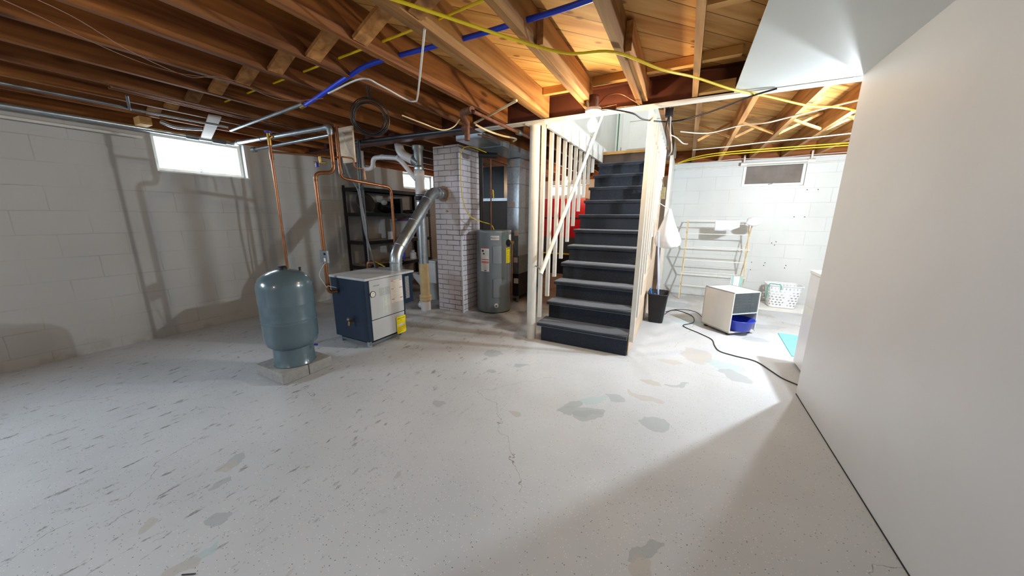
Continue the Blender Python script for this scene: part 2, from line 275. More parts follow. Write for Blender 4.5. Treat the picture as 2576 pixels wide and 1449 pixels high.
# ---------------------------------------------------------------- mesh helpers
class MB:
    def __init__(s): s.v = []; s.f = []; s.mi = []; s.sm = []
    def add(s, vs, fs, mi=0, smooth=False):
        o = len(s.v); s.v += [Vector(v) for v in vs]
        for f in fs: s.f.append(tuple(i+o for i in f)); s.mi.append(mi); s.sm.append(smooth)
        return s
    def box(s, a, b, mi=0):
        x0, y0, z0 = [min(p, q) for p, q in zip(a, b)]; x1, y1, z1 = [max(p, q) for p, q in zip(a, b)]
        vs = [(x0,y0,z0),(x1,y0,z0),(x1,y1,z0),(x0,y1,z0),(x0,y0,z1),(x1,y0,z1),(x1,y1,z1),(x0,y1,z1)]
        return s.add(vs, [(0,3,2,1),(4,5,6,7),(0,1,5,4),(1,2,6,5),(2,3,7,6),(3,0,4,7)], mi)
    def bar(s, p, q, w_, t_, up=(0,0,1), mi=0):
        p = Vector(p); q = Vector(q); d = (q-p).normalized(); u = Vector(up)
        a = d.cross(u)
        if a.length < 1e-4: a = d.cross(Vector((1,0,0)))
        a.normalize(); b = a.cross(d).normalized(); a = a*w_/2; b = b*t_/2
        vs = [p-a-b, p+a-b, p+a+b, p-a+b, q-a-b, q+a-b, q+a+b, q-a+b]
        return s.add(vs, [(0,3,2,1),(4,5,6,7),(0,1,5,4),(1,2,6,5),(2,3,7,6),(3,0,4,7)], mi)
    def rings(s, rs, mi=0, smooth=True, cap=True, closed=False):
        n = len(rs[0]); o = len(s.v); vs = [v for r in rs for v in r]; fs = []
        m_ = len(rs)
        for i in range(m_ if closed else m_-1):
            i2 = (i+1) % m_
            for j in range(n): k = (j+1) % n; fs.append((i*n+j, i*n+k, i2*n+k, i2*n+j))
        s.add(vs, fs, mi, smooth)
        if cap and not closed:
            s.add(rs[0], [tuple(reversed(range(n)))], mi); s.add(rs[-1], [tuple(range(n))], mi)
        return s
    def tube(s, pts, r, n=10, mi=0, cap=True):
        pts = [Vector(p) for p in pts]; rr = r if isinstance(r, (list, tuple)) else [r]*len(pts)
        rs = []; prev = None
        for i, p in enumerate(pts):
            d = (pts[min(i+1, len(pts)-1)]-pts[max(i-1, 0)])
            if d.length < 1e-9: d = Vector((0,0,1))
            d.normalize()
            if prev is None:
                a = d.cross(Vector((0,0,1)))
                if a.length < 1e-3: a = d.cross(Vector((1,0,0)))
            else: a = prev - d*prev.dot(d)
            if a.length < 1e-6: a = d.orthogonal()
            a.normalize(); prev = a; b = d.cross(a)
            rs.append([p+(a*math.cos(2*PI*k/n)+b*math.sin(2*PI*k/n))*rr[i] for k in range(n)])
        return s.rings(rs, mi, True, cap)
    def cyl(s, p, q, r, n=20, mi=0, r2=None):
        return s.tube([p, q], [r, r if r2 is None else r2], n, mi)
    def lathe(s, c, prof, n=32, mi=0, cap=True):
        c = Vector(c)
        rs = [[c+Vector((r*math.cos(2*PI*k/n), r*math.sin(2*PI*k/n), z)) for k in range(n)] for r, z in prof]
        return s.rings(rs, mi, True, cap)
    def prism(s, poly, vec, mi=0):
        n = len(poly); p = [Vector(v) for v in poly]; v = Vector(vec)
        return s.add(p+[q+v for q in p], [tuple(range(n)), tuple(reversed(range(n, 2*n)))]+[(i, i+n, (i+1) % n+n, (i+1) % n) for i in range(n)], mi)
    def quad(s, a, b, c, d, mi=0): return s.add([a,b,c,d], [(0,1,2,3)], mi)
def smooth_path(pts, k=6):
    pts = [Vector(p) for p in pts]; out = []
    for i in range(len(pts)-1):
        p0 = pts[max(i-1,0)]; p1 = pts[i]; p2 = pts[i+1]; p3 = pts[min(i+2, len(pts)-1)]
        for j in range(k):
            t = j/k
            out.append(0.5*((2*p1)+(p2-p0)*t+(2*p0-5*p1+4*p2-p3)*t*t+(-p0+3*p1-3*p2+p3)*t**3))
    out.append(pts[-1]); return out
def elbow_path(pts, r=0.05, k=6):
    """straight runs with rounded elbows of radius r"""
    pts = [Vector(p) for p in pts]; out = [pts[0]]
    for i in range(1, len(pts)-1):
        a, b, c = pts[i-1], pts[i], pts[i+1]
        d1 = (a-b); d2 = (c-b); rr = min(r, d1.length*0.49, d2.length*0.49)
        s1 = b+d1.normalized()*rr; s2 = b+d2.normalized()*rr
        for j in range(k+1):
            t = j/k; out.append(s1*(1-t)**2+b*2*t*(1-t)+s2*t*t)
    out.append(pts[-1]); return out
OFF = {}
def obj(name, mb, mats, parent=None, label=None, cat=None, group=None, kind=None, bevel=0.0, solid=None):
    me = bpy.data.meshes.new(name)
    if parent is not None: off = OFF[parent.name]
    else:
        xs = [v.x for v in mb.v]; ys = [v.y for v in mb.v]; zs = [v.z for v in mb.v]
        off = Vector(((min(xs)+max(xs))/2, (min(ys)+max(ys))/2, min(zs)))
    me.from_pydata([tuple(v-off) for v in mb.v], [], mb.f)
    if not isinstance(mats, (list, tuple)): mats = [mats]
    for t in mats: me.materials.append(t)
    for p, i, sm in zip(me.polygons, mb.mi, mb.sm): p.material_index = i; p.use_smooth = sm
    me.update()
    bmm = bmesh.new(); bmm.from_mesh(me); bmesh.ops.recalc_face_normals(bmm, faces=bmm.faces); bmm.to_mesh(me); bmm.free()
    o = bpy.data.objects.new(name, me); col.objects.link(o)
    if parent is not None: o.parent = parent; OFF[o.name] = off
    else: o.location = off; OFF[o.name] = off
    if bevel:
        bv = o.modifiers.new('bevel', 'BEVEL'); bv.width = bevel; bv.segments = 2; bv.limit_method = 'ANGLE'; bv.angle_limit = 0.7
    if solid:
        sd = o.modifiers.new('solid', 'SOLIDIFY'); sd.thickness = solid
    tag(o, label, cat, group, kind)
    return o
def tag(o, label=None, cat=None, group=None, kind=None):
    if label: o['label'] = label
    if cat: o['category'] = cat
    if group: o['group'] = group
    if kind: o['kind'] = kind
def thing(name, loc, label, cat, group=None):
    o = bpy.data.objects.new(name, None); o.empty_display_size = 0.1; col.objects.link(o); o.location = loc
    OFF[o.name] = Vector(loc); tag(o, label, cat, group); return o
def struct(name, mb, mats, **k):
    return obj(name, mb, mats, kind='structure', **k)
def text_mb(mb, s, size, origin, right, up, mi=0, depth=0.0006, bend=None):
    """lettering as real geometry"""
    cu = bpy.data.curves.new('lettering', 'FONT'); cu.body = s; cu.size = size; cu.align_x = 'CENTER'; cu.align_y = 'CENTER'; cu.extrude = depth/2; cu.resolution_u = 3
    to = bpy.data.objects.new('lettering', cu); col.objects.link(to)
    dg = bpy.context.evaluated_depsgraph_get(); me = bpy.data.meshes.new_from_object(to.evaluated_get(dg))
    R_ = Vector(right).normalized(); U = Vector(up).normalized(); Nn = R_.cross(U); O = Vector(origin)
    if bend is None: vs = [O+R_*v.co.x+U*v.co.y+Nn*v.co.z for v in me.vertices]
    else: vs = [bend(v.co.x, v.co.y, v.co.z) for v in me.vertices]
    mb.add(vs, [tuple(p.vertices) for p in me.polygons], mi)
    bpy.data.objects.remove(to); bpy.data.curves.remove(cu); bpy.data.meshes.remove(me)
ORD = ['first','second','third','fourth','fifth','sixth','seventh','eighth','ninth','tenth','eleventh','twelfth','thirteenth','fourteenth','fifteenth']
# PART2
# ---------------------------------------------------------------- materials used below
m_floor = floor_mat(); m_plank = plank_mat()
m_blockL = block_wall('painted_block_grey', 'yz', (190, 190, 187), (150, 148, 144), off=(0.1, 0.10), line=0.25)
m_blockR = block_wall('painted_block_white', 'xz', (212, 215, 214), (172, 173, 170), off=(0.05, 0.10), line=0.22)
m_brick = block_wall('painted_brick', 'xy+z', (212, 206, 212), (48, 54, 64), w_=0.205, h_=0.068, off=(0.03, 0.03), line=0.95, msize=0.0058, stain=(90, 60, 40))
m_white = plain('white_wall_paint', (194, 193, 193), 0.45, var=0.03, scale=2)
m_whiteg = plain('white_gloss_paint', (226, 226, 222), 0.35, var=0.04, scale=4)
m_trimw = plain('aged_white_paint', (216, 213, 205), 0.4, var=0.08, scale=8)
m_joist = wood('joist_dim', (82, 42, 20), (154, 100, 52), 'y')  # darker copy of the joist timber, dimness put into the colour
m_joistlit = wood('joist_lit', (128, 84, 46), (200, 152, 94), 'y')  # same timber in a paler, yellower tone that paints in the bulb light
m_joistx = wood('fir_across', (128, 66, 30), (196, 124, 66), 'x')
m_pine = wood('pine_strip', (196, 146, 80), (226, 184, 120), 'x', knots=False)
m_pinez = wood('pine_upright', (190, 140, 78), (226, 182, 120), 'z', knots=True)
m_ply = wood('plywood_panel', (190, 168, 144), (214, 194, 172), 'y', knots=False, grain=0.5)
m_dark = plain('dark_grey', (40, 38, 36), 0.9)
m_redsteel = plain('red_primer_steel', (80, 36, 20), 0.6, var=0.25, scale=5)
m_galv = plain('galvanised_steel', (176, 186, 194), 0.32, 0.85, var=0.14, scale=30)
m_galvd = plain('dull_galvanised', (128, 134, 138), 0.42, 0.7, var=0.15, scale=12)
m_copper = plain('copper_pipe', (146, 96, 64), 0.35, 0.65, var=0.2, scale=9)
m_copd = plain('aged_copper', (122, 80, 54), 0.42, 0.6, var=0.25, scale=9)
m_brass = plain('brass', (196, 158, 84), 0.3, 0.9, var=0.15, scale=20)
m_black = plain('black_steel', (15, 16, 22), 0.6, 0.0, var=0.15)
m_blkrub = plain('black_rubber', (20, 20, 22), 0.6)
m_blackpipe = plain('black_iron_pipe', (38, 42, 50), 0.4, 0.2, var=0.2)
m_rust = plain('rusty_iron', (106, 66, 46), 0.7, 0.3, var=0.35, scale=30)
m_pvc = plain('white_pvc', (222, 220, 222), 0.3, var=0.04)
m_clay = plain('tan_painted_pipe', (208, 184, 138), 0.6, var=0.1, scale=12)
m_cream = plain('cream_plastic', (224, 202, 158), 0.45, var=0.06)
m_blue = plain('blue_pex', (20, 60, 205), 0.4, var=0.08)
m_yel = plain('yellow_cable', (236, 208, 24), 0.4, var=0.06)
m_wcab = plain('white_cable', (206, 202, 194), 0.4, var=0.05)
m_bcab = plain('black_cable', (22, 22, 24), 0.45)
m_bell = plain('bell_wire', (150, 116, 100), 0.5)
m_tank = plain('slate_blue_enamel', (84, 104, 113), 0.22, var=0.04, coat=0.4)
m_heat = plain('grey_enamel', (118, 126, 131), 0.3, var=0.04, coat=0.2)
m_conc = plain('cement_block', (150, 150, 146), 0.85, var=0.12, scale=30, bump=0.4, bscale=150)
m_navy = plain('navy_enamel', (20, 42, 66), 0.35, var=0.06)
m_lgrey = plain('light_grey_enamel', (188, 192, 194), 0.35, var=0.03)
m_label = plain('white_label', (226, 222, 214), 0.5, var=0.02)
m_ltext = plain('label_ink', (130, 130, 132), 0.6, var=0.1)
m_ink = plain('black_ink', (20, 20, 22), 0.6)
m_redink = plain('red_label_bar', (200, 60, 45), 0.5)
m_yelab = plain('yellow_label', (244, 226, 20), 0.45, var=0.03)
m_teal = plain('teal_label', (70, 116, 112), 0.5)
m_carpet = plain('charcoal_carpet', (43, 48, 58), 0.95, var=0.5, scale=170, bump=0.5, bscale=260, spec=0.1)
m_carpet.node_tree.nodes['Principled BSDF'].inputs['Sheen Weight'].default_value = 0.55
m_carpet.node_tree.nodes['Principled BSDF'].inputs['Sheen Roughness'].default_value = 0.45
m_porc = plain('white_porcelain', (228, 230, 232), 0.12, var=0.02)
m_alum = plain('appliance_side', (222, 222, 226), 0.28, var=0.03)
m_red = plain('red_lacquer', (176, 14, 26), 0.35, var=0.08)
m_furn = plain('furnace_grey', (70, 76, 84), 0.4, 0.2, var=0.06)
m_brown = plain('furnace_brown', (66, 48, 38), 0.45, var=0.15)
m_beige = plain('beige_enamel', (206, 202, 196), 0.4, var=0.03)
m_grille = plain('grille_grey', (96, 100, 104), 0.5, var=0.1)
m_basin = plain('blue_plastic', (48, 66, 178), 0.3, var=0.04)
m_lblue = plain('light_blue_plastic', (20, 128, 220), 0.35)
m_turq = plain('turquoise_mat', (120, 214, 208), 0.8, var=0.06)
m_cloth = plain('white_cloth', (226, 226, 236), 0.9, var=0.03, bump=0.3, bscale=90)
m_green = plain('green_stripe', (40, 170, 140), 0.8)
m_bag = plain('white_plastic_bag', (226, 228, 230), 0.35, var=0.03)
m_wframe = plain('window_frame_paint', (216, 214, 206), 0.4, var=0.06)
m_brace = wood('brace_wood', (118, 78, 42), (178, 128, 76), 'z')
m_rack = plain('pale_beech', (216, 190, 140), 0.6, var=0.15, scale=25)
m_mirrorgrey = plain('sooty_glass', (112, 103, 96), 0.5, var=0.2, spec=0.2, scale=5)
m_tan = plain('tan_brush', (150, 136, 98), 0.9, var=0.2, scale=40, bump=0.6)
m_purple = plain('purple_print', (110, 70, 120), 0.5)
def glass_mat():
    mt, nt, nd, lk, bs = new_mat('window_glass')
    tr = N(nt, 'ShaderNodeBsdfTransparent'); gl = N(nt, 'ShaderNodeBsdfGlossy'); gl.inputs['Roughness'].default_value = 0.05
    mx = N(nt, 'ShaderNodeMixShader'); mx.inputs[0].default_value = 0.07
    lk.new(tr.outputs[0], mx.inputs[1]); lk.new(gl.outputs[0], mx.inputs[2]); lk.new(mx.outputs[0], nd['Material Output'].inputs[0]); return mt
m_glass = glass_mat()
m_bulb_w = emit('bulb_warm', (255, 214, 150), 60.0)
m_bulb_c = emit('bulb_cool', (240, 248, 255), 60.0)

# ---------------------------------------------------------------- the room
XL, ZJ, ZS = -4.87, 2.17, 2.36          # left wall face, underside of joists, underside of sheathing
struct('floor', MB().box((-5.1, -3.1, -0.1), (3.3, 7.9, 0)), m_floor)
def wall_with_holes(name, axis, p0, p1, lo, hi, z0, z1, holes, m_):
    """wall slab running along one axis between lo and hi, thickness p0..p1, rectangular openings"""
    mb = MB()
    def bxx(a, b, za, zb):
        if axis == 'y': mb.box((p0, a, za), (p1, b, zb))
        else: mb.box((a, p0, za), (b, p1, zb))
    cur = lo
    for (a, b, za, zb) in sorted(holes):
        bxx(cur, a, z0, z1); bxx(a, b, z0, za)
        if zb < z1: bxx(a, b, zb, z1)
        cur = b
    bxx(cur, hi, z0, z1); return struct(name, mb, m_)
HW = [(-2.4, -0.8, 1.65, 2.12), (1.43, 2.23, 1.73, 2.12), (4.80, 5.65, 1.82, 2.12)]
wall_with_holes('wall_left', 'y', -5.09, XL, -3.0, 7.6, 0, 2.13, HW, m_blockL)
wall_with_holes('wall_back', 'x', 7.6, 7.82, -5.09, -0.28, 0, 2.13, [(-3.0, -2.1, 1.77, 2.03)], m_blockR)
wall_with_holes('wall_laundry', 'x', 6.27, 6.49, -0.30, 3.2, 0, 2.155, [(0.69, 1.44, 1.765, 2.11), (1.95, 2.75, 1.765, 2.11)], m_blockR)
struct('wall_laundry_right', MB().box((3.0, -3.0, 0), (3.2, 6.27, 2.13)), m_blockR)
struct('wall_front', MB().box((-5.09, -3.2, 0), (3.2, -3.0, 2.36)), m_blockL)
struct('wall_stair_back', MB().box((-0.30, 5.45, 0), (-0.26, 7.6, 2.17)), m_trimw)
struct('wall_right', MB().box((0.871, -3.0, 0), (0.965, 2.98, 2.164)), m_white)
struct('baseboard_right', MB().box((0.867, -3.0, 0), (0.871, 2.975, 0.004)), m_dark)  # thin dark line along the foot of the partition
struct('ceiling_panel', MB().box((0.205, -3.0, 2.158), (0.90, 2.985, 2.168)), plain('panel_paint', (198, 203, 203), 0.45, var=0.03, scale=2))
# timber sheathing overhead, open over the staircase
sh = MB()
sh.box((-5.09, -3.2, ZS), (3.2, 3.08, ZS+0.03)); sh.box((-5.09, 3.08, ZS), (-1.25, 7.82, ZS+0.03))
sh.box((-0.30, 3.08, ZS), (3.2, 7.82, ZS+0.03)); sh.box((-1.25, 6.32, ZS), (-0.30, 7.82, ZS+0.03))
struct('ceiling', sh, m_plank)
# rim timber on top of the block walls
struct('trim_1', MB().box((-5.09, -3.0, 2.13), (-4.90, 7.6, ZS)), m_joist)
struct('trim_2', MB().box((-5.09, 7.65, 2.13), (-0.28, 7.82, ZS)), m_joistx)
struct('trim_3', MB().box((-0.28, 6.31, 2.155), (3.2, 6.49, ZS)), m_joistx)
struct('trim_4', MB().box((3.04, -3.0, 2.13), (3.2, 6.27, ZS)), m_joist)
# stairwell above the basement ceiling
struct('wall_stairwell_left', MB().box((-1.286, 3.10, 2.20), (-1.244, 6.25, 4.6)), m_whiteg)
struct('trim_5', MB().box((-1.262, 3.10, 2.115), (-1.235, 5.36, 2.205)), m_trimw)
struct('wall_stairwell_right', MB().box((-0.306, 3.10, ZS-0.004), (-0.258, 6.25, 4.6)), m_whiteg)
struct('wall_stairwell_front', MB().box((-1.29, 3.04, ZS+0.03), (-0.26, 3.09, 4.6)), m_whiteg)
struct('wall_upstairs', MB().box((-1.60, 6.25, 2.25), (-0.26, 6.32, 4.6)), m_whiteg)
struct('ceiling_stairwell', MB().box((-1.29, 3.04, 4.6), (-0.26, 6.32, 4.65)), m_whiteg)
struct('floor_landing', MB().box((-1.25, 5.42, 2.22), (-0.30, 6.25, 2.275)), m_ply)
struct('trim_6', MB().box((-1.25, 5.385, 2.235), (-0.30, 5.42, 2.275)), m_pine)
d = MB(); d.box((-1.13, 6.215, 2.285), (-0.38, 6.25, 4.25))
for (x0, x1, z0, z1) in ((-1.04, -0.47, 2.44, 2.90), (-1.04, -0.47, 3.05, 4.1)):
    d.box((x0, 6.205, z0+0.022), (x0+0.022, 6.216, z1-0.022)); d.box((x1-0.022, 6.205, z0+0.022), (x1, 6.216, z1-0.022)); d.box((x0, 6.205, z0), (x1, 6.216, z0+0.022)); d.box((x0, 6.205, z1-0.022), (x1, 6.216, z1))
dr = struct('door_1', d, m_whiteg)
obj('hinge', MB().cyl((-1.135, 6.21, 2.40), (-1.135, 6.21, 2.48), 0.006, 8), m_galvd, parent=dr)
obj('green_edge', MB().box((-1.212, 6.235, 2.40), (-1.197, 6.25, 4.2)), plain('green_tape', (30, 110, 66), 0.5), label='dark green strip beside the door', parent=dr)

# windows
def window(name, axis, p, a0, a1, z0, z1, face, glass, fw=0.035):
    """frame set in a wall opening; p = plane of the sash, face = +-1 toward the room"""
    mb = MB()
    def b(a, c, za, zb, d0=-0.02, d1=0.02):
        if axis == 'y': mb.box((p+d0, a, za), (p+d1, c, zb))
        else: mb.box((a, p+d0, za), (c, p+d1, zb))
    b(a0, a0+fw, z0+fw, z1-fw); b(a1-fw, a1, z0+fw, z1-fw); b(a0, a1, z0, z0+fw); b(a0, a1, z1-fw, z1)
    o = struct(name, mb, m_wframe)
    g = MB()
    if axis == 'y': g.box((p-0.003, a0+fw, z0+fw), (p+0.003, a1-fw, z1-fw))
    else: g.box((a0+fw, p-0.003, z0+fw), (a1-fw, p+0.003, z1-fw))
    obj('pane', g, glass, parent=o)
    mid = (a0+a1)/2; l = MB()
    if axis == 'y': l.tube([(p+face*0.022, mid-0.03, z0+fw*0.9), (p+face*0.03, mid, z0+fw+0.01), (p+face*0.03, mid-0.03, z0+fw+0.03)], 0.004, 6)
    else: l.tube([(mid-0.04, p+face*0.022, z0+fw*0.6), (mid, p+face*0.03, z0+fw*0.8), (mid+0.03, p+face*0.03, z0+fw+0.01)], 0.006, 6)
    obj('latch', l, m_galvd, parent=o)
    return o
window('window_1', 'y', -4.96, 1.435, 2.225, 1.735, 2.115, 1, m_glass)
window('window_2', 'y', -4.96, 4.805, 5.645, 1.825, 2.115, 1, m_glass)
window('window_3', 'x', 7.68, -2.995, -2.105, 1.775, 2.025, -1, m_glass)
window('window_4', 'x', 6.30, 0.695, 1.435, 1.77, 2.105, -1, m_mirrorgrey)
window('window_unseen', 'x', 6.36, 1.955, 2.745, 1.77, 2.105, -1, m_glass)  # unseen window added to let extra light into the laundry
window('window_6', 'y', -4.96, -2.395, -0.805, 1.655, 2.115, 1, m_glass)
sl = MB(); sl.box((-4.95, 1.44, 1.725), (-4.855, 2.24, 1.738)); struct('trim_7', sl, m_whiteg)

# ---------------------------------------------------------------- steel beam and timber overhead
bm_ = thing('steel_beam', (-0.9, 3.04, 2.155), 'long red steel beam crossing above the stair foot, underside painted white', 'beam')
obj('flange', MB().box((-2.0, 2.992, 2.155), (3.0, 3.092, 2.166)), m_trimw, bm_, label='white painted bottom flange')
obj('flange', MB().box((-4.87, 2.992, 2.155), (-2.0, 3.092, 2.166)), m_redsteel, bm_)  # left end coloured darker so the dim underside is painted in
obj('web', MB().box((-4.87, 3.036, 2.166), (3.0, 3.048, 2.35)), m_redsteel, bm_)
obj('flange', MB().box((-4.87, 2.992, 2.35), (3.0, 3.092, 2.359)), m_redsteel, bm_)
NEAR = [-4.88+0.0, -4.48, -4.07, -3.66, -3.26, -2.86, -2.455, -2.06, -1.655, -1.27, -0.842, -0.44, -0.058]
JW = 0.040
for i, x in enumerate(NEAR):
    w_ = 0.036 if i != 9 else 0.036
    if i == 0: continue
    lab = ('brown floor joist overhead, %s out from the block wall with the bright window' % ORD[i-1]) if i < 9 else \
          {9: 'left ply of the doubled joist that meets the beam at the round post', 10: 'lamplit joist just left of the bare bulb fixture, blue pipe through it', 11: 'lamplit joist ending just right of the bare bulb fixture', 12: 'joist seen nearly end on, nearest the white ceiling panel'}[i]
    obj('floor_joist', MB().box((x, -2.98, ZJ), (x+w_, 2.985, ZS)), m_joist if i < 9 else m_joistlit, label=lab, cat='joist', group='joists in front of the steel beam')
obj('floor_joist', MB().box((-1.232, -2.98, ZJ), (-1.194, 2.985, ZS)), m_joistlit, label='right ply of the doubled joist that meets the beam at the round post', cat='joist', group='joists in front of the steel beam')
obj('joist_splice', MB().box((-0.804, 1.80, ZJ+0.012), (-0.766, 2.73, ZS-0.03)), m_joistlit, label='short board nailed along the joist left of the bulb', cat='board')
obj('joist_splice', MB().box((-0.402, 2.10, ZJ+0.02), (-0.366, 2.985, ZS-0.02)), m_joistlit, label='short board nailed along the joist right of the bulb', cat='board')
BACK = [-4.48, -4.07, -3.66, -3.26, -2.86, -2.455, -2.06, -1.655]
for i, x in enumerate(BACK):
    obj('floor_joist', MB().box((x, 3.10, ZJ), (x+0.038, 7.58, ZS)), m_joist, label='dark joist behind the steel beam, %s from the left wall' % ORD[i], cat='joist', group='joists behind the steel beam')
obj('floor_joist', MB().box((-1.31, 3.10, ZJ+0.03), (-1.292, 7.58, ZS)), m_joist, label='trimmer joist along the open left side of the stairwell', cat='joist', group='joists behind the steel beam')
LAUN = [-0.025, 0.34, 0.735, 1.12, 1.50, 1.90, 2.30, 2.70]
names = ['nearest the stair', 'second from the stair', 'third from the stair', 'fourth from the stair', 'fifth from the stair, beside the tall white partition', 'sixth from the stair', 'seventh from the stair', 'eighth from the stair']
for i, x in enumerate(LAUN):
    obj('floor_joist', MB().box((x, 3.10, ZJ), (x+0.040, 6.30, ZS)), m_joistlit, label='pale joist over the laundry corner, ' + names[i], cat='joist', group='joists over the laundry corner')
obj('floor_joist', MB().box((-0.30, 3.10, ZJ), (-0.262, 5.44, ZS)), wood('rough_trimmer', (128, 88, 52), (176, 130, 84), 'y'), label='rough trimmer joist above the right balusters', cat='joist')
# bridging strips between the joists
brg = 0
for i in range(1, 9):
    a = NEAR[i]+0.037; b = NEAR[i+1]-0.001
    ob = obj('bridging_strap', MB().bar((a+0.004, 1.345, ZJ+0.014), (b-0.004, 1.345, ZS-0.014), 0.085, 0.019, up=(1,0,0)), m_brace, label='short diagonal wood brace, %s bay from the bright window wall' % ORD[i-1], cat='brace', group='diagonal braces left')
obj('bridging_strap', MB().bar((-1.19, 1.30, ZJ+0.014), (-0.846, 1.30, ZS-0.014), 0.085, 0.019, up=(1,0,0)), m_brace, label='knotty diagonal brace between the doubled joist and blue pipe', cat='brace', group='diagonal braces left')
for i in range(4):
    a = LAUN[i]+0.041; b = LAUN[i+1]-0.001
    for k, (z0, z1, yy) in enumerate(((ZS-0.014, ZJ+0.014, 4.62), (ZJ+0.014, ZS-0.014, 4.66))):
        obj('cross_brace', MB().bar((a+0.004, yy, z0), (b-0.004, yy, z1), 0.030, 0.022, up=(1,0,0)), m_pinez, label=['lower toward the partition', 'lower toward the stair'][k]+' wood cross brace in laundry joist bay %s from stair' % ORD[i], cat='brace', group='cross braces over the laundry')
for i, (a, b) in enumerate(((-1.19, -0.846), (-0.764, -0.444), (-0.364, -0.062), (-0.018, 0.204))):
    y0 = (2.86, 2.83, 2.79, 2.76)[i]
    obj('wood_cleat', MB().box((a+0.002, y0-0.045, ZS-0.055), (b-0.002, y0, ZS-0.002)), m_pine, label='pale nailing strip under the sheathing, %s joist bay right of the doubled joist' % ORD[i], cat='strip', group='nailing strips')
obj('wood_cleat', MB().box((-0.018, 2.93, ZJ+0.004), (0.204, 2.985, ZJ+0.07)), m_pine, label='pale block low against the beam beside the ceiling panel', cat='strip')
obj('wood_blocking', MB().box((-0.018, 1.98, ZS-0.10), (0.204, 2.03, ZS-0.004)), m_pine, label='pale block between last joist and ceiling panel, near the top edge', cat='strip')

# ---------------------------------------------------------------- staircase
st = thing('staircase', (-0.82, 3.05, 0), 'straight staircase carpeted in charcoal between two rows of white balusters', 'stairs')
X0, X1 = -1.262, -0.378
ny = lambda k: 3.045+0.2125*k
nz = lambda k: 0.20+0.1885*k
for k in range(11):
    y, z = ny(k), nz(k)
    t = MB(); prof = [(y+0.045, z-0.040), (y+0.012, z-0.040), (y, z-0.030), (y-0.002, z-0.015), (y+0.006, z-0.003), (y+0.02, z), (y+0.27, z), (y+0.27, z-0.040)]
    x0 = X0 - (0.008 if k else 0.03); t.prism([(x0, a, b) for a, b in prof], (X1-x0, 0, 0)); obj('tread', t, m_carpet, st)
    zl = 0 if k == 0 else nz(k-1)
    obj('riser', MB().box((X0+0.01, y+0.030, zl), (X1, y+0.045, z-0.040)), m_carpet, st)
obj('riser', MB().box((X0+0.01, 5.41, nz(10)), (X1, 5.425, 2.235)), m_brown, st, label='dark uncarpeted top riser')
sp_ = [(ny(0)+0.05, 0.0)]
for k in range(11): sp_ += [(ny(k)+0.05, nz(k)-0.042), (ny(k+1)+0.05, nz(k)-0.042)]
sp_ += [(5.40, nz(10)-0.25), (3.40, 0.0)]
for x in (X0+0.012, X1-0.030):
    obj('stringer', MB().prism([(x, a, b) for a, b in sp_], (0.02, 0, 0)), m_brown, st)
obj('side_panel', MB().prism([(-0.372, 3.095, 0), (-0.372, 3.095, 0.15), (-0.372, 5.42, 2.16), (-0.372, 5.42, 0)], (0.008, 0, 0)), m_ply, st, label='bare plywood side panel')
def bal(x0, x1, k, zt):
    y = 3.105+0.2078*k; zb = 0.245+0.1872*k
    return MB().box((x0, y-0.019, zb), (x1, y+0.019, zt))
for k in range(10):
    obj('baluster', bal(-1.308, -1.270, k, 2.165), m_trimw, label='square white baluster left of the stairs, %s counting back from the round post' % ORD[k], cat='baluster', group='balusters left of the stairs', bevel=0.002)
for k in range(10):
    y = 3.105+0.2078*k; zb = 0.14+0.1872*k
    obj('baluster', MB().box((-0.364, y-0.019, zb), (-0.324, y+0.019, 2.167)), m_trimw, label='square white baluster right of the stairs, %s counting back from the front' % ORD[k], cat='baluster', group='balusters right of the stairs', bevel=0.002)
po = thing('steel_post', (-1.37, 3.06, 0), 'round white steel post at the foot of the stairs, carrying the beam', 'post')
obj('column', MB().lathe((-1.372, 3.085, 0), [(0.05, 0), (0.05, 2.14)], 32), m_trimw, po)
obj('cap_plate', MB().box((-1.44, 3.0, 2.14), (-1.24, 3.085, 2.154)), m_trimw, po)
hr = thing('handrail', (-1.2, 2.895, 0.748), 'round white wooden handrail slanting up in front of the left balusters', 'handrail')
obj('rail', MB().cyl((-1.2, 2.895, 0.748), (-1.2, 5.05, 2.72), 0.021, 20), m_trimw, hr)
obj('bracket', MB().tube([(-1.325, 3.06, 0.80), (-1.25, 2.98, 0.79), (-1.205, 2.93, 0.765)], 0.006, 8), m_galvd, hr)
obj('bracket', MB().tube([(-1.25, 4.60, 2.36), (-1.215, 4.60, 2.33), (-1.2, 4.60, 2.295)], 0.006, 8), m_brass, hr)
obj('socket_box', MB().box((-0.245, 3.16, 2.11), (-0.185, 3.22, 2.166)), m_black, label='black outlet box under the beam right of the stairs', cat='electrical box')

# ---------------------------------------------------------------- chimney
ch = obj('brick_chimney', MB().box((-3.0, 3.50, 0), (-2.59, 3.955, 2.168)), m_brick, label='white painted brick chimney between furnace flue pipe and grey water heater', cat='chimney', bevel=0.004)
obj('thimble', MB().cyl((-2.85, 3.485, 1.58), (-2.85, 3.499, 1.58), 0.098, 32), plain('sooty_mortar', (150, 125, 105), 0.9), ch, label='mortar collar around the flue hole')
obj('corner_conduit', MB().box((-2.588, 3.495, 0), (-2.575, 3.512, 1.0)), m_trimw, ch)
obj('hook', MB().cyl((-2.80, 3.47, 1.36), (-2.80, 3.50, 1.36), 0.012, 12), m_brass, ch)

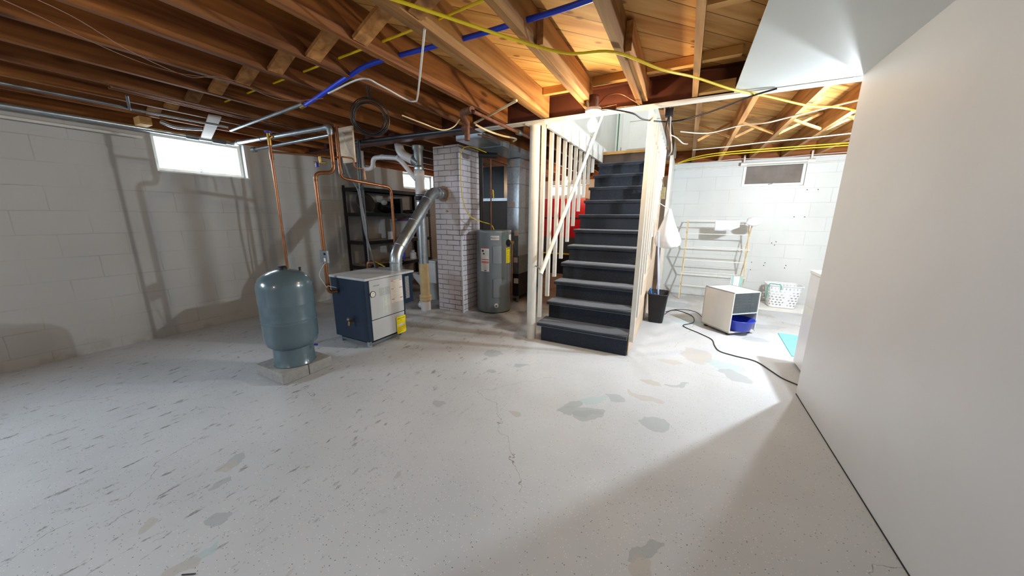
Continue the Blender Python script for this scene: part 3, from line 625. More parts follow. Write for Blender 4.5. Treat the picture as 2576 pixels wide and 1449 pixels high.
# ---------------------------------------------------------------- boiler
F0, F1, G0, G1, ZB, ZT = -3.155, -2.636, 2.032, 2.525, 0.065, 0.685
bo = thing('boiler', (-2.9, 2.28, 0), 'low grey and navy gas boiler with galvanised flue rising from its top', 'boiler')
obj('jacket', MB().box((F0, G0, ZB), (F1-0.012, G1, ZT)), m_navy, bo, label='navy blue enamel jacket', bevel=0.003)
obj('front_panel', MB().box((F1-0.012, G0+0.045, 0.285), (F1, G1-0.028, ZT-0.005)), m_lgrey, bo, bevel=0.003)
obj('lower_panel', MB().box((F1-0.012, G0+0.045, 0.07), (F1-0.002, G1-0.028, 0.277)), m_lgrey, bo, bevel=0.003)
obj('lid', MB().box((F0-0.012, G0-0.012, ZT), (F1+0.012, 2.66, ZT+0.022)), m_lgrey, bo, bevel=0.004)
obj('draft_hood', MB().box((F0+0.02, G1, 0.35), (F1-0.02, 2.66, ZT)), m_navy, bo)
lv = MB()
for k in range(26): lv.box((F1-0.020, 2.55, 0.405+k*0.0095), (F1-0.016, 2.605, 0.4085+k*0.0095))
obj('louvre', lv, m_beige, bo, label='pale louvred vent')
lg = MB()
for (x, y) in ((F1-0.05, G0+0.03), (F1-0.05, G1-0.05), (F0+0.05, G0+0.03), (F0+0.05, G1-0.05)): obj('leg', MB().box((x-0.015, y-0.015, 0), (x+0.015, y+0.015, ZB)), m_galv, bo)
obj('base_tray', MB().box((F0+0.03, G0+0.02, 0.022), (F1-0.03, G1-0.02, 0.045)), m_galvd, bo)
ga = obj('gauge', MB().cyl((F1-0.004, 2.106, 0.545), (F1+0.010, 2.106, 0.545), 0.030, 28, 0), m_black, bo)
obj('dial', MB().cyl((F1+0.009, 2.102, 0.545), (F1+0.0115, 2.102, 0.545), 0.026, 28).box((F1+0.0115, 2.096, 0.552), (F1+0.012, 2.108, 0.556), 1).bar((F1+0.012, 2.102, 0.545), (F1+0.012, 2.09, 0.533), 0.002, 0.001, mi=1), [m_label, m_ink], ga)
dv = thing('drain', (F0, G0, 0), '', ''); bpy.data.objects.remove(dv)
dc = obj('drain_cock', MB().cyl((-2.86, G0, 0.266), (-2.86, G0-0.05, 0.262), 0.011, 12).cyl((-2.86, G0-0.045, 0.262), (-2.86, G0-0.05, 0.225), 0.012, 12), m_brass, bo)
obj('valve_wheel', MB().cyl((-2.875, G0-0.035, 0.285), (-2.885, G0-0.05, 0.290), 0.018, 16), m_galv, dc)
XP = F1+0.0006
def sheet(mb, y0, y1, z0, z1, lines, mi_t=1, x=XP, seed=0, cols=1):
    rd = random.Random(seed)
    mb.box((x-0.0006, y0, z0), (x, y1, z1), 0)
    n = lines; cw = (y1-y0)/cols
    for c_ in range(cols):
        for k in range(n):
            zz = z1-(z1-z0)*(k+0.8)/(n+0.6)
            mb.box((x, y0+cw*c_+0.006, zz-0.0012), (x+0.0003, y0+cw*c_+0.006+(cw-0.012)*rd.uniform(0.5, 1), zz+0.0004), mi_t)
lb = MB(); sheet(lb, 2.332, 2.492, 0.405, 0.640, 22, 1, seed=1, cols=2)
for zz in (0.630, 0.547, 0.437):
    for (a, b) in ((2.337, 2.372), (2.448, 2.488)): lb.box((XP, a, zz), (XP+0.0005, b, zz+0.006), 2)
obj('warning_label', lb, [m_label, m_ltext, m_redink], bo, label='white instruction sheet with red bars')
lb = MB(); sheet(lb, 2.185, 2.325, 0.505, 0.590, 9, 1, seed=2, cols=2); obj('rating_label', lb, [plain('grey_label', (178, 184, 182), 0.5), m_ltext], bo)
lb = MB(); sheet(lb, 2.222, 2.316, 0.318, 0.500, 17, 1, seed=3, cols=2); obj('wiring_label', lb, [plain('pale_label', (196, 202, 194), 0.5), m_ltext], bo)
lb = MB().tube([(XP, 2.118+0.0032*k, 0.622+0.006*math.sin(k*1.9)*(1 if k % 5 else 1.8)) for k in range(25)], 0.0011, 6); obj('badge', lb, m_ltext, bo, label='small script badge')
tg = MB(); tg.prism([(XP+0.006, a, b) for a, b in [(2.372, 0.058), (2.384, 0.045), (2.488, 0.045), (2.50, 0.058), (2.50, 0.236), (2.372, 0.236)]], (0.0012, 0, 0), 0)
tg.box((XP+0.0072, 2.382, 0.130), (XP+0.0076, 2.490, 0.152), 2)
for k in range(5): tg.box((XP+0.0072, 2.382, 0.065+k*0.011), (XP+0.0075, 2.382+0.10*random.uniform(0.6, 1), 0.067+k*0.011), 1)
text_mb(tg, 'ENERGYGUIDE', 0.0155, (XP+0.0074, 2.436, 0.212), (0, 1, 0), (0, 0, 1), 1)
tg.prism([(XP+0.0072, 2.431, 0.188), (XP+0.0072, 2.441, 0.188), (XP+0.0072, 2.436, 0.197)], (0.0004, 0, 0), 1)
obj('efficiency_tag', tg, [m_yelab, m_ink, m_label], bo, label='yellow hang tag with black lettering')
# valves behind the boiler top
obj('valve_fitting', MB().tube(elbow_path([(-3.20, 2.535, 0.60), (-3.20, 2.535, 0.765), (-3.12, 2.575, 0.765), (-3.12, 2.575, 0.60)], 0.03), 0.024, 12), m_copd, bo)
obj('valve_lever', MB().bar((-3.14, 2.555, 0.795), (-3.01, 2.60, 0.725), 0.022, 0.006), m_yel, bo, label='yellow lever handle')
# flue
fl = thing('flue_pipe', (-2.80, 2.58, 0.707), 'fat galvanised flue pipe angling from boiler top up into brick chimney', 'pipe')
flp = [(-2.80, 2.575, 0.707), (-2.80, 2.575, 0.80), (-2.802, 2.59, 0.86), (-2.81, 2.63, 0.92), (-2.85, 3.20, 1.50), (-2.852, 3.25, 1.553), (-2.851, 3.31, 1.58), (-2.85, 3.485, 1.58)]
obj('lower_elbow', MB().tube(flp[:4]+[(-2.812, 2.66, 0.951)], 0.066, 28), m_galv, fl)
obj('run', MB().tube([(-2.812, 2.66, 0.951), (-2.848, 3.18, 1.48)], 0.068, 28), m_galv, fl)
obj('upper_elbow', MB().tube([(-2.848, 3.18, 1.48)]+flp[5:], 0.066, 28), m_galv, fl)
def band(p, q, r, t=0.004):
    p = Vector(p); q = Vector(q); d_ = (q-p).normalized(); return MB().tube([p-d_*t, p-d_*t*0.4, p+d_*t*0.4, p+d_*t], [r, r+0.003, r+0.003, r], 28)
for p, q in (((-2.80, 2.575, 0.79), (-2.80, 2.575, 1)), ((-2.812, 2.66, 0.951), (-2.848, 3.18, 1.48)), ((-2.831, 2.92, 1.218), (-2.848, 3.18, 1.48)), ((-2.848, 3.18, 1.48), (-2.848, 3.22, 1.52)), ((-2.85, 3.36, 1.58), (-2.85, 3.4, 1.58)), ((-2.85, 3.42, 1.58), (-2.85, 3.5, 1.58))):
    obj('seam_band', band(p, q, 0.0685), m_galv, fl)

# ---------------------------------------------------------------- pressure tank on cement blocks
TX, TY = -2.802, 1.42
for k, (a, b) in enumerate(((1.225, 1.424), (1.428, 1.625))):
    obj('cement_block', MB().box((-3.03, a, 0), (-2.632, b, 0.09)), m_conc, label=['grey cement block under the tank, the one nearer the camera', 'grey cement block under the tank, the one toward the boiler'][k], cat='block', bevel=0.006, group='blocks under the tank')
tk = thing('pressure_tank', (TX, TY, 0.0915), 'blue-grey domed expansion tank standing on two cement blocks', 'tank')
R_ = 0.193
prof = [(0.10, 0.235), (0.155, 0.245), (0.180, 0.270), (R_-0.003, 0.31), (R_, 0.35), (R_, 0.452), (R_+0.002, 0.456), (R_, 0.46), (R_, 0.475), (R_+0.002, 0.479), (R_, 0.483), (R_, 0.60), (R_+0.0015, 0.604), (R_, 0.608), (R_, 0.735), (R_-0.006, 0.77), (R_-0.022, 0.805), (R_-0.052, 0.835), (R_-0.095, 0.858), (0.05, 0.872), (0.002, 0.876)]
obj('shell', MB().lathe((TX, TY, 0), prof, 56), m_tank, tk)
obj('stand_ring', MB().lathe((TX, TY, 0), [(0.149, 0.0915), (0.153, 0.0935), (0.149, 0.097), (0.145, 0.20), (0.143, 0.262)], 48, cap=False), m_tank, tk)
obj('top_cap', MB().lathe((TX-0.0, TY-0.0, 0), [(0.032, 0.873), (0.027, 0.898), (0.0, 0.899)], 12), m_black, tk)
obj('air_valve', MB().lathe((TX+0.075, TY+0.09, 0), [(0.009, 0.855), (0.009, 0.885), (0.0, 0.886)], 10), m_black, tk)
obj('valve_cap', MB().cyl((TX+0.16, TY+0.08, 0.24), (TX+0.185, TY+0.09, 0.24), 0.009, 10), m_basin, tk, label='small blue plastic cap')

# ---------------------------------------------------------------- water heater
HX, HY, HR = -2.305, 3.862, 0.236
wh = thing('water_heater', (HX, HY, 0), 'tall grey electric water heater standing right of the brick chimney', 'water heater')
obj('tank_body', MB().lathe((HX, HY, 0), [(HR-0.01, 0.012), (HR-0.002, 0.02), (HR, 0.03), (HR, 1.085), (HR+0.003, 1.090), (HR+0.003, 1.108), (HR-0.006, 1.116), (0.0, 1.12)], 56), m_heat, wh)
obj('base_ring', MB().lathe((HX, HY, 0), [(HR-0.02, 0.0), (HR-0.018, 0.02)], 40), m_black, wh)
ANG0 = math.atan2(-HY, -HX)                      # direction that faces the camera
def wrap(u, z, r): a = ANG0+u/HR; return Vector((HX+r*math.cos(a), HY+r*math.sin(a), z))
def patch(mb, u0, u1, z0, z1, dr=0.0012, mi=0, n=8):
    vs = []
    for i in range(n+1):
        u = u0+(u1-u0)*i/n
        for (zz, rr) in ((z0, HR), (z0, HR+dr), (z1, HR+dr), (z1, HR)): vs.append(wrap(u, zz, rr))
    fs = []
    for i in range(n):
        for j in range(4): fs.append((4*i+j, 4*i+(j+1) % 4, 4*i+4+(j+1) % 4, 4*i+4+j))
    fs += [(0,1,2,3), (4*n+3, 4*n+2, 4*n+1, 4*n)]
    mb.add(vs, fs, mi); return mb
def uof(px):  # offset around the shell for a place measured across its width (0 at the middle)
    return HR*math.asin(max(-1, min(1, px)))
for z0, z1 in ((0.275, 0.545), (0.735, 0.985)):
    p_ = obj('access_panel', patch(MB(), uof(-0.05), uof(0.42), z0-0.05+0.0, z1-0.065, 0.008), m_heat, wh, bevel=0.003)
    obj('screw', MB().cyl(wrap(uof(0.18), z1-0.055, HR), wrap(uof(0.18), z1-0.055, HR+0.006), 0.005, 10), m_galv, p_)
np_ = MB(); patch(np_, uof(-0.17), uof(0.30), 0.997, 1.052, 0.0015, 0); text_mb(np_, 'Reliance', 0.030, (0,0,0), (1,0,0), (0,0,1), 1, bend=lambda a, b, c: wrap(uof(0.065)+a, 1.0245+b, HR+0.002+c))
obj('nameplate', np_, [plain('silver_plate', (206, 198, 196), 0.3, 0.3), m_ink], wh)
wl = MB(); patch(wl, uof(-0.72), uof(-0.27), 0.58, 0.895, 0.0012, 0)
patch(wl, uof(-0.72), uof(-0.27), 0.885, 0.895, 0.0017, 1); 
for z0 in (0.733, 0.690, 0.705): patch(wl, uof(-0.70), uof(-0.29), z0, z0+0.010, 0.0018, 1)
for k in range(8): patch(wl, uof(-0.69), uof(-0.34), 0.605+k*0.010, 0.607+k*0.010, 0.0016, 2)
for k in range(5): patch(wl, uof(-0.50), uof(-0.32), 0.80+k*0.014, 0.802+k*0.014, 0.0016, 2)
patch(wl, uof(-0.66), uof(-0.56), 0.84, 0.865, 0.0016, 3); patch(wl, uof(-0.60), uof(-0.52), 0.805, 0.825, 0.0016, 3)
patch(wl, uof(-0.55), uof(-0.42), 0.588, 0.598, 0.0016, 3)
obj('warning_label', wl, [m_label, m_redink, m_ltext, m_ink], wh, label='tall white label with red bars')
yl = MB(); patch(yl, uof(0.69), uof(0.93), 0.685, 0.89, 0.0012, 0); text_mb(yl, 'ENERGYGUIDE', 0.0125, (0,0,0), (1,0,0), (0,0,1), 1, bend=lambda a, b, c: wrap((uof(0.69)+uof(0.93))/2+a, 0.874+b, HR+0.002+c))
for k in range(7): patch(yl, uof(0.72), uof(0.90), 0.70+k*0.022, 0.702+k*0.022, 0.0016, 1)
obj('efficiency_label', yl, [m_yelab, m_ink], wh, label='yellow label half hidden by the relief pipe')
tl = MB(); patch(tl, uof(0.45), uof(0.70), 1.0, 1.055, 0.0012, 0); patch(tl, uof(0.47), uof(0.68), 1.02, 1.024, 0.0016, 1); patch(tl, uof(0.47), uof(0.68), 1.04, 1.043, 0.0016, 1); obj('teal_label', tl, [m_teal, m_ltext], wh)
tl = MB(); patch(tl, uof(0.86), uof(0.985), 0.985, 1.06, 0.0012, 0)
for k in range(6): patch(tl, uof(0.87), uof(0.97), 0.99+k*0.012, 0.993+k*0.012, 0.0016, 1)
obj('serial_label', tl, [m_label, m_ltext], wh)
tl = MB()
for k in range(6): patch(tl, uof(0.42), uof(0.66-0.03*(k % 3)), 0.42+k*0.015, 0.4225+k*0.015, 0.0008, 0)
obj('printed_notice', tl, m_ink, wh)
obj('drain_valve', MB().cyl(wrap(uof(0.12), 0.115, HR-0.002), wrap(uof(0.12), 0.115, HR+0.008), 0.030, 24).cyl(wrap(uof(0.12), 0.115, HR+0.008), wrap(uof(0.12), 0.115, HR+0.03), 0.011, 12, 1), [m_label, m_galvd], wh)
tp = wrap(uof(0.93), 0.955, HR+0.02)
obj('relief_valve', MB().cyl(wrap(uof(0.93), 0.955, HR-0.01), wrap(uof(0.93), 0.955, HR+0.05), 0.022, 16).cyl(wrap(uof(0.80), 0.955, HR-0.002), wrap(uof(0.80), 0.955, HR+0.012), 0.045, 24, 1), [m_brass, m_black], wh)
q = wrap(uof(0.90), 0.95, HR+0.035)
obj('relief_pipe', MB().tube([(q.x, q.y, 0.95), (q.x, q.y, 0.14)], 0.011, 12), m_copd, wh)
obj('supply_pipe', MB().tube([(HX+0.02, HY-0.10, 1.115), (HX+0.02, HY-0.10, 2.03)], 0.010, 12).cyl((HX+0.02, HY-0.10, 1.58), (HX+0.02, HY-0.10, 1.64), 0.016, 12), m_copd, wh)
obj('shutoff_lever', MB().cyl((HX+0.02, HY-0.10, 1.625), (HX+0.06, HY-0.12, 1.625), 0.008, 10, 1).bar((HX+0.065, HY-0.12, 1.63), (HX+0.072, HY-0.12, 1.53), 0.016, 0.008), [m_yel, m_brass], wh, label='yellow shutoff lever')
yc = smooth_path([(-2.22, 3.56, 2.05), (-2.42, 3.478, 2.12), (-2.53, 3.47, 2.06), (-2.548, 3.474, 1.80), (-2.53, 3.475, 1.52), (-2.45, 3.50, 1.31), (-2.36, 3.62, 1.235), (-2.30, 3.78, 1.19), (-2.28, 3.83, 1.118)], 6)
tag(obj('power_cable', MB().tube(yc, 0.0055, 8), m_yel), 'yellow cable draped beside the chimney down to the water heater', 'cable')

# ---------------------------------------------------------------- drain stack and plastic waste pipes
SX, SY = -3.135, 3.375
ds_ = thing('drain_stack', (SX, SY, 0), 'upright drain pipe left of the chimney, tan at bottom, grey and white above', 'pipe')
obj('cleanout_base', MB().cyl((SX, SY, 0.0), (SX, SY, 0.13), 0.068, 28).cyl((SX-0.09, SY-0.03, 0.075), (SX, SY, 0.075), 0.050, 24), m_pvc, ds_)
obj('cleanout_plug', MB().cyl((SX-0.098, SY-0.033, 0.075), (SX-0.09, SY-0.03, 0.075), 0.056, 28), m_galvd, ds_, label='round metal cleanout plug')
obj('hub', MB().lathe((SX, SY, 0), [(0.076, 0.13), (0.082, 0.145), (0.082, 0.165), (0.076, 0.17), (0.083, 0.18), (0.083, 0.215), (0.070, 0.225)], 32), m_clay, ds_)
obj('lower_pipe', MB().lathe((SX, SY, 0), [(0.066, 0.222), (0.064, 0.66)], 32), m_clay, ds_, label='tan painted section')
obj('middle_pipe', MB().lathe((SX, SY, 0), [(0.064, 0.66), (0.062, 1.49)], 32), m_galv, ds_, label='bare grey metal section')
obj('coupling', MB().lathe((SX, SY, 0), [(0.058, 1.475), (0.066, 1.48), (0.066, 1.565), (0.060, 1.57)], 32), m_blkrub, ds_, label='black rubber coupling')
for z in (1.488, 1.555): obj('clamp', MB().lathe((SX, SY, 0), [(0.067, z-0.006), (0.069, z-0.004), (0.069, z+0.004), (0.067, z+0.006)], 32), m_galv, ds_)
obj('upper_pipe', MB().lathe((SX, SY, 0), [(0.060, 1.57), (0.060, 1.76), (0.066, 1.762), (0.066, 1.865), (0.06, 1.87)], 32), m_pvc, ds_, label='white plastic section')
obj('band_coupling', MB().lathe((SX, SY, 0), [(0.060, 1.87), (0.063, 1.875), (0.063, 1.925), (0.060, 1.93)], 32), m_galv, ds_)
obj('wye', MB().lathe((SX, SY, 0), [(0.055, 1.93), (0.058, 1.98), (0.058, 2.11), (0.074, 2.13), (0.074, 2.17)], 28).cyl((SX, SY, 1.96), (SX-0.075, SY-0.02, 2.015), 0.062, 24), m_galvd, ds_, label='cast iron wye fitting')
obj('pvc_bend', MB().tube(elbow_path([(-3.405, 3.32, 2.35), (-3.405, 3.32, 2.09), (-3.20, 3.35, 2.00)], 0.14, 10), 0.057, 24), m_pvc, ds_)
wp = thing('waste_pipe', (-3.9, 3.3, 1.9), 'white plastic drain with a U trap under joists, left of the stack', 'pipe')
obj('trap', MB().tube(elbow_path([(-4.115, 3.3, 2.22), (-4.10, 3.3, 1.93), (-3.90, 3.3, 1.93), (-3.885, 3.3, 2.065), (-3.70, 3.3, 2.065)], 0.085, 8), 0.030, 16), m_pvc, wp)
obj('run', MB().tube(elbow_path([(-3.70, 3.3, 2.065), (-3.40, 3.3, 2.03), (-3.16, 3.34, 1.76)], 0.09, 8), 0.031, 16), m_pvc, wp)
for p in ((-3.70, 3.3, 2.065), (-3.42, 3.3, 2.033)): obj('joint', MB().cyl((p[0]-0.014, p[1], p[2]), (p[0]+0.014, p[1], p[2]), 0.035, 16), m_pvc, wp)

# ---------------------------------------------------------------- copper and steel pipework
pa = thing('copper_riser', (-3.07, 1.95, 0.545), 'copper pipe rising from the boiler side, jogging left then up to steel', 'pipe')
obj('riser', MB().tube(elbow_path([(-3.06, G0-0.003, 0.545), (-3.083, 1.952, 0.545), (-3.083, 1.952, 1.675), (-2.995, 2.085, 1.69), (-2.995, 2.085, 2.02)], 0.055, 8), 0.0165, 14), m_copper, pa)
for p, q in (((-3.083, 1.952, 1.60), (-3.083, 1.952, 1.625)), ((-3.083, 1.952, 0.61), (-3.083, 1.952, 0.635)), ((-2.995, 2.085, 1.76), (-2.995, 2.085, 1.785))):
    obj('coupling', MB().cyl(p, q, 0.0195, 14), m_copd, pa)
obj('hose_clip', MB().tube([(-3.075, 1.93, 0.60), (-3.04, 1.925, 0.62), (-2.98, 1.97, 0.60)], 0.003, 6), m_wcab, pa)
sw = thing('relay_box', (-3.04, 1.94, 0.85), 'small grey switch box clamped to the copper riser above the boiler', 'electrical box')
obj('case', MB().box((-3.10, 1.918, 0.85), (-3.045, 1.936, 0.965)), m_galvd, sw)
obj('cover', MB().box((-3.045, 1.914, 0.85), (-2.985, 1.932, 0.965)), m_galvd, sw)
obj('switch', MB().box((-3.028, 1.908, 0.865), (-3.002, 1.914, 0.895)), m_label, sw, label='white switch'); obj('knob', MB().cyl((-3.015, 1.914, 0.935), (-3.015, 1.905, 0.935), 0.010, 12), m_black, sw)
tag(obj('control_wire', MB().tube(smooth_path([(-3.02, 1.915, 0.85), (-3.06, 1.90, 0.80), (-3.115, 1.90, 0.72), (-3.09, 1.92, 0.64), (-3.06, 1.93, 0.60)]), 0.003, 6), m_wcab), 'thin white wire looping from the switch box to copper pipe', 'cable')
pt = thing('steel_main', (-3.8, 2.1, 2.06), 'thick galvanised pipe from above the bright window to the copper riser', 'pipe')
obj('run', MB().tube(elbow_path([(-4.56, 2.045, 2.088), (-2.995, 2.085, 2.088), (-2.995, 2.085, 2.02)], 0.05, 8), 0.021, 18), m_galv, pt)
obj('elbow', MB().tube(elbow_path([(-3.05, 2.083, 2.088), (-2.995, 2.085, 2.088), (-2.995, 2.085, 2.03)], 0.04, 8), 0.027, 18), m_galv, pt)
obj('clip', MB().tube([(-4.10, 2.05, 2.115), (-4.10, 2.03, 2.09), (-4.10, 2.05, 2.06)], 0.003, 6), m_galvd, pt)
p2 = thing('steel_branch', (-3.6, 2.05, 1.95), 'thinner galvanised pipe with round end cap under the thick steel pipe', 'pipe')
obj('run', MB().tube([(-4.03, 1.945, 1.955), (-3.10, 2.16, 2.045)], 0.015, 14), m_galv, p2)
obj('end_cap', MB().cyl((-4.06, 1.938, 1.952), (-4.02, 1.948, 1.956), 0.026, 18), m_galv, p2)
tp_ = thing('copper_drop', (-3.30, 1.72, 0.8), 'slender copper pipe with blue valve wheel dropping behind the domed tank', 'pipe')
obj('pipe', MB().tube([(-3.36, 1.748, 0.0), (-3.36, 1.748, 1.90)], 0.0115, 12), m_copper, tp_)
obj('tee', MB().cyl((-3.36, 1.748, 1.78), (-3.36, 1.748, 1.86), 0.016, 12), m_copper, tp_)
obj('valve_body', MB().cyl((-3.36, 1.748, 1.90), (-3.36, 1.748, 2.00), 0.016, 12).cyl((-3.36, 1.748, 1.95), (-3.32, 1.765, 1.975), 0.010, 10), m_brass, tp_)
obj('wheel', MB().cyl((-3.36, 1.748, 2.005), (-3.36, 1.748, 2.015), 0.030, 14), m_basin, tp_, label='blue valve wheel')
tag(obj('copper_branch', MB().tube([(-3.345, 1.755, 1.845), (-3.06, 2.19, 1.845)], 0.0095, 12).cyl((-3.11, 2.115, 1.845), (-3.085, 2.153, 1.845), 0.013, 12), m_copper), 'short level copper pipe joining the slender drop to the risers', 'pipe')
pc = thing('copper_return', (-3.0, 2.5, 0.2), 'copper pipe looping level behind the boiler then dropping behind the flue', 'pipe')
obj('pipe', MB().tube(elbow_path([(-3.065, 2.20, 2.14), (-3.065, 2.20, 1.655), (-2.93, 2.70, 1.60), (-2.93, 2.70, 0.20)], 0.055, 8), 0.0145, 14), m_copper, pc)
obj('coupling', MB().cyl((-2.93, 2.70, 1.51), (-2.93, 2.70, 1.54), 0.018, 14), m_copd, pc)
tag(obj('copper_jog', MB().tube(elbow_path([(-3.055, 2.20, 1.855), (-3.02, 2.33, 1.855), (-3.02, 2.33, 1.765), (-2.99, 2.42, 1.765), (-2.99, 2.42, 1.66)], 0.025, 5), 0.0075, 10), m_copper), 'thin copper pipe stepping down in front of the nailed board', 'pipe')
tag(obj('vent_tube', MB().cyl((-3.055, 2.23, 1.70), (-3.09, 2.24, 1.86), 0.012, 12), m_galvd), 'short grey tube hanging beside the copper riser', 'pipe')
gp_ = thing('gas_pipe', (-3.215, 2.55, 0.7), 'upright black pipe behind the boiler, plastic tube strapped alongside', 'pipe')
obj('pipe', MB().tube([(-3.215, 2.56, 0.35), (-3.215, 2.56, 2.09)], 0.014, 14), m_blackpipe, gp_)
obj('tube', MB().tube(smooth_path([(-3.25, 2.565, 2.02), (-3.245, 2.55, 1.80), (-3.235, 2.54, 1.5), (-3.19, 2.535, 1.2), (-3.18, 2.535, 0.72)]), 0.008, 10), plain('smoke_grey_tube', (120, 124, 130), 0.4), gp_)
tag(obj('flex_conduit', MB().tube(smooth_path([(-3.30, 2.42, 1.86), (-3.29, 2.46, 1.73), (-3.20, 2.49, 1.56), (-3.175, 2.49, 1.30), (-3.16, 2.50, 1.10), (-3.105, 2.53, 0.82), (-3.09, 2.54, 0.71)]), 0.010, 12), plain('grey_flex', (92, 97, 104), 0.4)), 'grey flexible conduit curving down to the boiler top', 'conduit')
bp_ = thing('black_header', (-2.6, 2.62, 2.06), 'long level black iron pipe hung below joists in front of the chimney', 'pipe')
obj('pipe', MB().tube([(-3.30, 2.59, 2.08), (-1.89, 2.665, 2.08)], 0.021, 16), m_blackpipe, bp_)
obj('tee', MB().tube([(-1.81, 2.58, 1.955), (-1.81, 2.58, 2.115)], 0.024, 16).cyl((-1.90, 2.655, 2.08), (-1.81, 2.59, 2.08), 0.026, 16), m_rust, bp_, label='rusty tee')
ir = thing('rusty_pipe', (-1.6, 2.8, 2.1), 'rust brown iron pipe running back over the beam end beside round post', 'pipe')
obj('pipe', MB().tube([(-1.575, 2.34, 2.10), (-1.535, 3.42, 2.10)], 0.015, 14), m_rust, ir)
obj('elbow', MB().tube(elbow_path([(-1.80, 2.57, 2.10), (-1.72, 2.38, 2.125), (-1.585, 2.335, 2.115)], 0.05, 6), 0.026, 16), m_rust, ir)
obj('union', MB().cyl((-1.548, 3.05, 2.10), (-1.545, 3.12, 2.10), 0.026, 8), m_galvd, ir)
ct = thing('cream_tubing', (-1.6, 2.7, 2.1), 'cream plastic tubing bent in a long V under joists near round post', 'tube')
obj('straight', MB().tube([(-1.235, 2.42, 2.155), (-1.80, 2.68, 2.12)], 0.0095, 10), m_cream, ct)
obj('bend', MB().tube(smooth_path([(-1.80, 2.69, 2.115), (-1.76, 2.86, 2.09), (-1.72, 3.06, 2.085), (-1.665, 3.25, 2.09), (-1.74, 3.34, 2.09)]), 0.0095, 10), m_cream, ct)
obj('clamp', MB().cyl((-1.80, 2.675, 2.105), (-1.80, 2.695, 2.135), 0.013, 10), m_copd, ct)
tag(obj('copper_line', MB().tube([(-1.95, 2.97, 2.10), (-1.83, 3.42, 2.10)], 0.0075, 8), m_copper), 'short thin copper line crossing under the galvanised duct', 'pipe')
# pipes along the left wall
tag(obj('wall_pipe', MB().tube([(-4.745, -2.9, 2.102), (-4.745, 2.10, 2.102)], 0.023, 16), m_galv), 'long galvanised pipe running along the top of the block wall', 'pipe')
tag(obj('wall_pipe_lower', MB().tube([(-4.80, -2.9, 2.03), (-4.80, 1.35, 2.03)], 0.014, 14), m_trimw), 'white painted pipe just below the long galvanised wall pipe', 'pipe')
ws = thing('steel_fittings', (-4.7, 1.9, 2.08), 'corroded couplings joining pipes above the bright window', 'pipe fitting')
obj('coupling', MB().cyl((-4.745, 1.66, 2.102), (-4.745, 1.76, 2.102), 0.031, 14), m_galvd, ws); obj('coupling', MB().cyl((-4.745, 1.88, 2.102), (-4.745, 2.0, 2.102), 0.031, 14), m_galvd, ws)
obj('elbow', MB().tube(elbow_path([(-4.745, 2.06, 2.102), (-4.70, 2.10, 2.10), (-4.55, 2.046, 2.09)], 0.04), 0.029, 14), m_galvd, ws)
tag(obj('duct_elbow', MB().tube(smooth_path([(-4.52, 1.42, 2.155), (-4.47, 1.50, 2.12), (-4.42, 1.60, 2.125), (-4.40, 1.68, 2.135)]), 0.018, 14), m_galv), 'short silver elbow tucked between joists above the bright window', 'pipe')
lp = thing('conduit', (-4.0, 0.8, 2.1), 'grey conduit with a short upturned end crossing left joists', 'conduit')
obj('run', MB().tube([(-4.09, -2.9, 2.11), (-3.985, 1.085, 2.11), (-3.985, 1.085, 2.11)], 0.011, 10), m_galvd, lp)
obj('drop', MB().tube([(-3.985, 1.085, 2.10), (-3.80, 1.035, 2.16)], 0.009, 10), m_galvd, lp); obj('run', MB().tube([(-3.985, 1.085, 2.105), (-3.93, 1.70, 2.105)], 0.010, 10), m_galvd, lp)
for k, dx in enumerate((0, 0.045)):
    tag(obj('water_line', MB().tube([(-3.675+dx, 0.92, 2.155), (-3.675+dx, 2.35, 2.15)], 0.008, 10), m_copd), ['left of two parallel copper lines under the joists before the window', 'right of two parallel copper lines under the joists before the window'][k], 'pipe', 'parallel copper lines')
tag(obj('conduit_branch', MB().tube([(-4.19, 1.83, 2.13), (-2.74, 1.705, 2.14)], 0.013, 12), m_galvd), 'grey conduit slanting from bright window to the blue pipe end', 'conduit')
tag(obj('hanger_board', MB().bar((-3.80, 1.56, 2.15), (-4.86, 1.86, 2.10), 0.085, 0.012), plain('greyed_board', (168, 150, 136), 0.7)), 'pale board running under the joists to the top of bright window', 'board')
tag(obj('short_block', MB().box((-4.63, 1.27, 2.10), (-4.49, 1.35, 2.165)), m_pine), 'small pale wood block by the wall pipe left of bright window', 'board')
nb = thing('nailed_board', (-3.15, 2.36, 1.82), 'upright board nailed under joists behind copper risers, wire on it', 'board')
obj('board', MB().box((-3.255, 2.36, 1.825), (-3.045, 2.378, 2.168)), m_ply, nb); obj('wire', MB().tube(smooth_path([(-3.18, 2.35, 2.12), (-3.15, 2.345, 2.05), (-3.12, 2.35, 1.96), (-3.06, 2.35, 1.87)]), 0.003, 6), m_wcab, nb)
obj('insulator', MB().cyl((-3.17, 2.36, 2.10), (-3.17, 2.34, 2.10), 0.012, 10), m_pvc, nb)
tag(obj('hose_bib', MB().cyl((-3.146, 2.058, 1.84), (-3.146, 2.058, 1.78), 0.010, 10).cyl((-3.20, 2.03, 1.785), (-3.10, 2.09, 1.785), 0.010, 10).cyl((-3.17, 2.04, 1.785), (-3.17, 2.04, 1.745), 0.014, 12, 1), [m_brass, m_basin]), 'small brass tap with a blue tag by the copper riser', 'valve')

